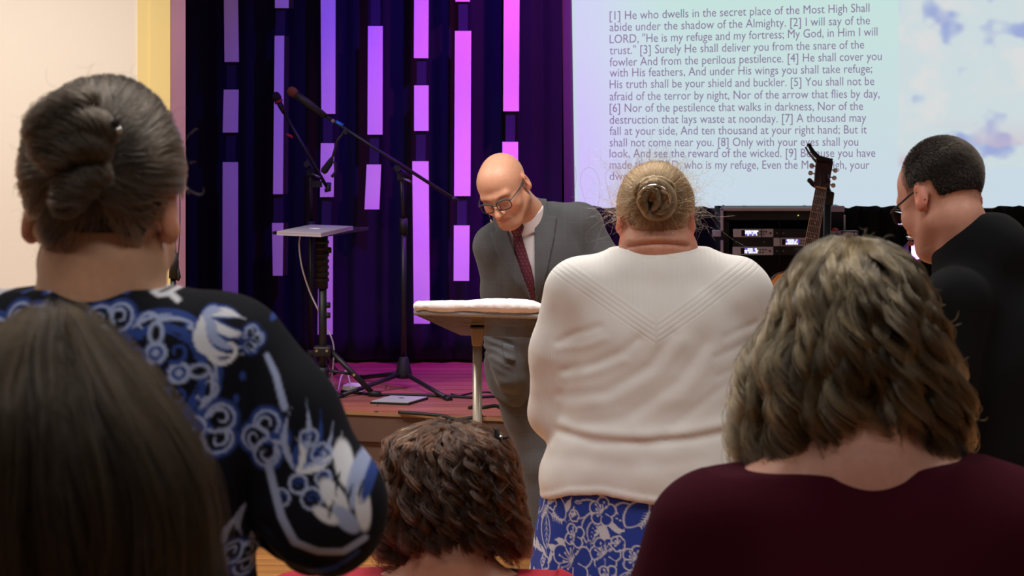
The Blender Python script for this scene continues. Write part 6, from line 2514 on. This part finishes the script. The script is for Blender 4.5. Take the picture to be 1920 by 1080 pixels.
def red_cols(V):
    u, v = (V[:, 0] - cx) * 1000, V[:, 2] * 1000
    RED = srgb(176, 22, 48)
    pt = Paint(u, v, RED)
    rg = np.random.default_rng(4)
    for _ in range(150):
        x, y = rg.uniform(-340, 260), rg.uniform(430, 930)
        t = rg.integers(0, 3)
        if t == 0:
            for k in range(5):
                a = k * 1.257 + rg.uniform(0, 1)
                pt.oval(x + 9 * math.cos(a), y + 9 * math.sin(a), 8, 6, math.degrees(a), srgb(226, 206, 214), 3)
            pt.oval(x, y, 4, 4, 0, srgb(190, 90, 130), 2)
        elif t == 1:
            pt.leaf(x, y, x + rg.uniform(-40, 40), y + rg.uniform(-12, 12), 9, .2, srgb(46, 42, 60), 6, 3)
            pt.leaf(x, y + 10, x + rg.uniform(-40, 40), y + rg.uniform(-2, 22), 6, .2, srgb(214, 202, 190), 6, 3)
        else:
            pt.oval(x, y, 12, 8, rg.uniform(0, 180), srgb(206, 120, 150), 4)
            pt.oval(x, y, 6, 4, 0, srgb(236, 220, 224), 3)
    return pt.c


solid_obj('dress', S, .006, mat('red_floral_cotton', (.4, .01, .04), .85, attr='col'), redp,
          cut=lambda p: np.where(np.abs(p[:, 0] - cx) < .19, p[:, 2] - (.908 - .06 * np.abs(p[:, 0] - cx)), -1), color=red_cols)
hRm = hair_pair('dark_auburn_hair', (.026, .0085, .0035), .28)
tabR = [(1.152, .004, .004, .004, .004), (1.149, .045, .040, .05, .05), (1.138, .085, .070, .085, .08), (1.125, .108, .095, .108, .10), (1.09, .122, .116, .122, .11), (1.05, .130, .124, .130, .115),
        (1.01, .136, .130, .130, .115), (.97, .138, .138, .12, .11), (.945, .134, .136, .105, .10), (.925, .126, .122, .095, .095)]


def endR(phi):
    back = np.exp(-(((phi - 4.75 + math.pi) % (2 * math.pi) - math.pi) / .42) ** 2)
    return 1.0 - .16 * back


hr = shell_hair(redp, (cx, cy + .06), tabR, endR, 230, 45, hRm, HC['dark_auburn_hair'], amp=.008, freq=17, rho=.0075, seed=21, root=.55, fly=300, flylen=.018, K=30, tintv=.6, lay=(.88, 1.0), r0=.0008, r1=.0003, frizz=.0018, cap_layer=.84)

CL = lambda x, y: P(x, y, FPX / (cy + .03))
hc = MB()
hc.tube([CL(926, 802.0), CL(931, 807.0), CL(932, 819.0), CL(935, 829.0)], [.0025, .004, .0065, .006], 8)
hc.tube([CL(932, 820.0), CL(944, 820.5), CL(954, 819.5)], [.004, .003, .0025], 8)
hc = hc.build('hair_clip', M_blackmat, hr)
hc['label'] = 'black hair clip'
MB().lathe(CL(939, 819.0) + Vector((0, -.004, 0)), [(.001, -.004), (.0045, 0), (.001, .004)], seg=10).build('clip_stud', M_chrome, hc)

# ---------------------------------------------------------------- nearest person: long straight brown hair at the left
sN = 2400.0
rootN = Vector(((95 - 960) / sN, FPX / sN, 0))
cx, cy = rootN.x, rootN.y
hN = Vector((cx, cy + .02, 1.415))
RN = Rz(182) @ Rx(8)
J = dict(throat=hN + RN @ Vector((0, .022, -.06)), neck=(cx, cy, 1.30), chest=(cx, cy, 1.13), pelvis=(cx, cy, .80), fwd=(0, 1, 0))
for k, sx in (('L', -1), ('R', 1)):
    J['sh' + k] = (cx + sx * .17, cy, 1.24)
    J['el' + k] = (cx + sx * .20, cy + .02, .97)
    J['wr' + k] = (cx + sx * .10, cy + .2, .95)
    J['hip' + k] = (cx + sx * .09, cy, .78)
    J['kn' + k] = (cx + sx * .09, cy + .01, .44)
    J['an' + k] = (cx + sx * .09, cy, .08)
S = Solid()
figure(S, J, .95)
for k, sx in (('L', -1), ('R', 1)):
    hand(S, J['wr' + k], (-sx * .85, .5, .1), (0, .6, .8), -sx, 22, .95)
head(S, RN, hN)
near = body_object(S, 'blurred nearest person at the lower left with long straight brown hair', None, rootN,
                   skin('skin_near', srgb(210, 160, 135)), zones_of(zone(hN, .13, .006), zone(Vector((cx, cy + .2, .95)), .12, .006)),
                   skin_cols(srgb(210, 160, 135), RN, hN), .014)
S = Solid()
S.cap((cx - .14, cy, 1.235), (cx + .14, cy, 1.235), .065, k=.05)
S.ell((cx, cy, 1.08), (.19, .13, .2), k=.05)
S.ell((cx, cy, .9), (.19, .14, .2), k=.05)
for sx in (-1, 1):
    S.chain([(cx + sx * .17, cy, 1.235), (cx + sx * .20, cy + .02, .97), (cx + sx * .11, cy + .18, .95)], [.065, .056, .045], k=.03)
solid_obj('dark_top', S, .01, mat('black_jersey', (.012, .012, .014), .9), near, cut=lambda p: .74 - p[:, 2])
S = Solid()
S.chain([(cx - .09, cy, .80), (cx - .09, cy, .45), (cx - .09, cy, .10)], [.11, .08, .065])
S.chain([(cx + .09, cy, .80), (cx + .09, cy, .45), (cx + .09, cy, .10)], [.11, .08, .065])
solid_obj('trousers', S, .014, M_darktr, near, cut=lambda p: .05 - p[:, 2])
hNm = hair_pair('brown_straight_hair', (.012, .0065, .0024), .32)
tabN = [(1.550, .003, .003, .003, .003), (1.546, .020, .020, .03, .03), (1.525, .045, .043, .068, .06), (1.496, .070, .071, .095, .08), (1.462, .090, .096, .108, .088), (1.425, .106, .116, .115, .088),
        (1.39, .118, .127, .116, .08), (1.342, .126, .1325, .112, .07), (1.28, .130, .136, .106, .06), (1.20, .132, .138, .104, .06), (1.12, .13, .136, .104, .06)]
shell_hair(near, (cx, cy + .0), tabN, lambda phi: np.where((np.sin(phi) > .35), .42, 1.0), 240, 50, hNm, HC['brown_straight_hair'], amp=.004, freq=6, rho=.012, seed=31, root=.12, frizz=.003, K=24, tintv=.3, r0=.0003, r1=.0002)

# ---------------------------------------------------------------- young man with glasses at the right edge
sY = 850.0
rootY = Vector(((1800 - 960) / sY, FPX / sY, 0))
cx, cy = rootY.x, rootY.y
hY = P(1769, 370, sY)
hY.y = cy + .02
RY_ = Rz(-150) @ Rx(24)
J = dict(throat=hY + RY_ @ Vector((0, .022, -.06)), neck=(cx + .03, cy + .0, 1.37), chest=(cx + .05, cy, 1.18), pelvis=(cx + .06, cy, .86), fwd=(-.85, .5, 0))
fx, fy = -.85, .53
for k, sg in (('L', 1), ('R', -1)):
    ox, oy = -fy * sg * -1, fx * sg                       # left side of a body facing (fx, fy)
    lx, ly = (-fy, fx) if sg > 0 else (fy, -fx)
    J['sh' + k] = (cx + .05 + lx * .18, cy + ly * .18, 1.31)
    J['el' + k] = (cx + .06 + lx * .22 + fx * .03, cy + ly * .22 + fy * .03, 1.04)
    J['wr' + k] = (cx + .05 + lx * .06 + fx * .28, cy + ly * .06 + fy * .28, 1.02)
    J['hip' + k] = (cx + .06 + lx * .09, cy + ly * .09, .84)
    J['kn' + k] = (cx + .06 + lx * .10, cy + ly * .10, .46)
    J['an' + k] = (cx + .06 + lx * .10, cy + ly * .10, .08)
S = Solid()
figure(S, J, .95)
S.cap(J['throat'], J['neck'], .060, .066, k=.03)
for k, sg in (('L', 1), ('R', -1)):
    lx, ly = (-fy, fx) if sg > 0 else (fy, -fx)
    hand(S, J['wr' + k], (fx - lx * .6, fy - ly * .6, .0), (0, 0, 1), sg, 20)
head(S, RY_, hY)
young = body_object(S, 'person with short dark hair, glasses and a black jacket at the right edge', None, rootY,
                    skin('skin_young', srgb(214, 156, 134)),
                    zones_of(zone(hY, .13, .0036), zone(Vector((cx + .05 + fx * .3, cy + fy * .3, 1.02)), .13, .006)),
                    skin_cols(srgb(214, 156, 134), RY_, hY, earred=1.0), .012)
S = Solid()
S.cap(Vector(J['shL']) * .8 + Vector(J['shR']) * .2, Vector(J['shR']) * .8 + Vector(J['shL']) * .2, .074, k=.06)
S.cap((cx + .035, cy, 1.345), (cx + .05, cy, 1.30), .078, .09, k=.05)
S.ell((cx + .045, cy - .015, 1.40), (.11, .10, .10), k=.04)
S.ell((cx + .05, cy, 1.15), (.18, .17, .20), k=.06)
S.ell((cx + .06, cy, .95), (.18, .16, .22), k=.06)
for k in 'LR':
    S.chain([J['sh' + k], J['el' + k], J['wr' + k]], [.072, .060, .046], k=.03)
solid_obj('jacket', S, .007, mat('black_jacket_cloth', (.0045, .0045, .0055), .9, spec=.2), young, disp=lambda p: .004 * vnoise(p * 12, 61),
          cut=lambda p: np.maximum(.80 - p[:, 2], np.where(np.hypot(p[:, 0] - cx - .02, p[:, 1] - cy) < .16, p[:, 2] - np.minimum(1.49, 1.45 + 1.5 * (p[:, 0] - cx + .03)), -1)))
S = Solid()
for k in 'LR':
    S.chain([J['hip' + k], J['kn' + k], Vector(J['an' + k]) + Vector((0, 0, .03))], [.11, .08, .065])
S.ell((cx + .06, cy, .86), (.175, .155, .13), k=.05)
solid_obj('trousers', S, .012, M_darktr, young, cut=lambda p: .05 - p[:, 2])
glasses(young, RY_, hY, M_blackmat, k=1.0)
hYm = hair_pair('short_dark_hair', (.020, .014, .010), .35)
# cropped hair: a close cap and short strands lying down and back
cY, rY = np.array((0, .018, .034)), np.array((.083, .101, .094))


def keep_short(d):
    x, y, z = d[..., 0], d[..., 1], d[..., 2]
    k = np.minimum(y + .86 + np.maximum(0, z) * .25, z + .62)
    ear = (np.abs(x) > .5) & (y < .36) & (z < -.16)
    face = (y < -.42) & (z < .10)
    return np.where(ear | face, -1, k)


S = Solid()
S.frame(RY_, hY).ell(cY, rY - .003)
S.frame()
Rm, tv = np.array(RY_), np.array(hY)


def cutY(p):
    d = (((p - tv) @ Rm) - cY) / rY
    d = d / (np.linalg.norm(d, axis=-1, keepdims=True) + 1e-9)
    return -keep_short(d) * .05


cap = solid_obj('hair', S, .005, HC['short_dark_hair'], young, cut=cutY)
d0 = RNG.normal(size=(22000, 3))
d0 /= np.linalg.norm(d0, axis=-1, keepdims=True)
d0 = d0[keep_short(d0) > .02]
lenf = .003 + .012 * np.clip(keep_short(d0) * 1.2, 0, 1)
flow = np.array([0, .55, -.65]) + RNG.normal(0, .14, d0.shape)
flow = flow - d0 * (flow * d0).sum(-1, keepdims=True)
base_ = cY + d0 * (rY - .003)
tt = np.linspace(0, 1, 5)[None, :, None]
pth = base_[:, None] + (d0 * .5)[:, None] * lenf[:, None, None] * tt + flow[:, None] * lenf[:, None, None] * tt ** 1.4
strands('hair_strands', pth @ Rm.T + tv, .0003, .00012, hYm, cap)
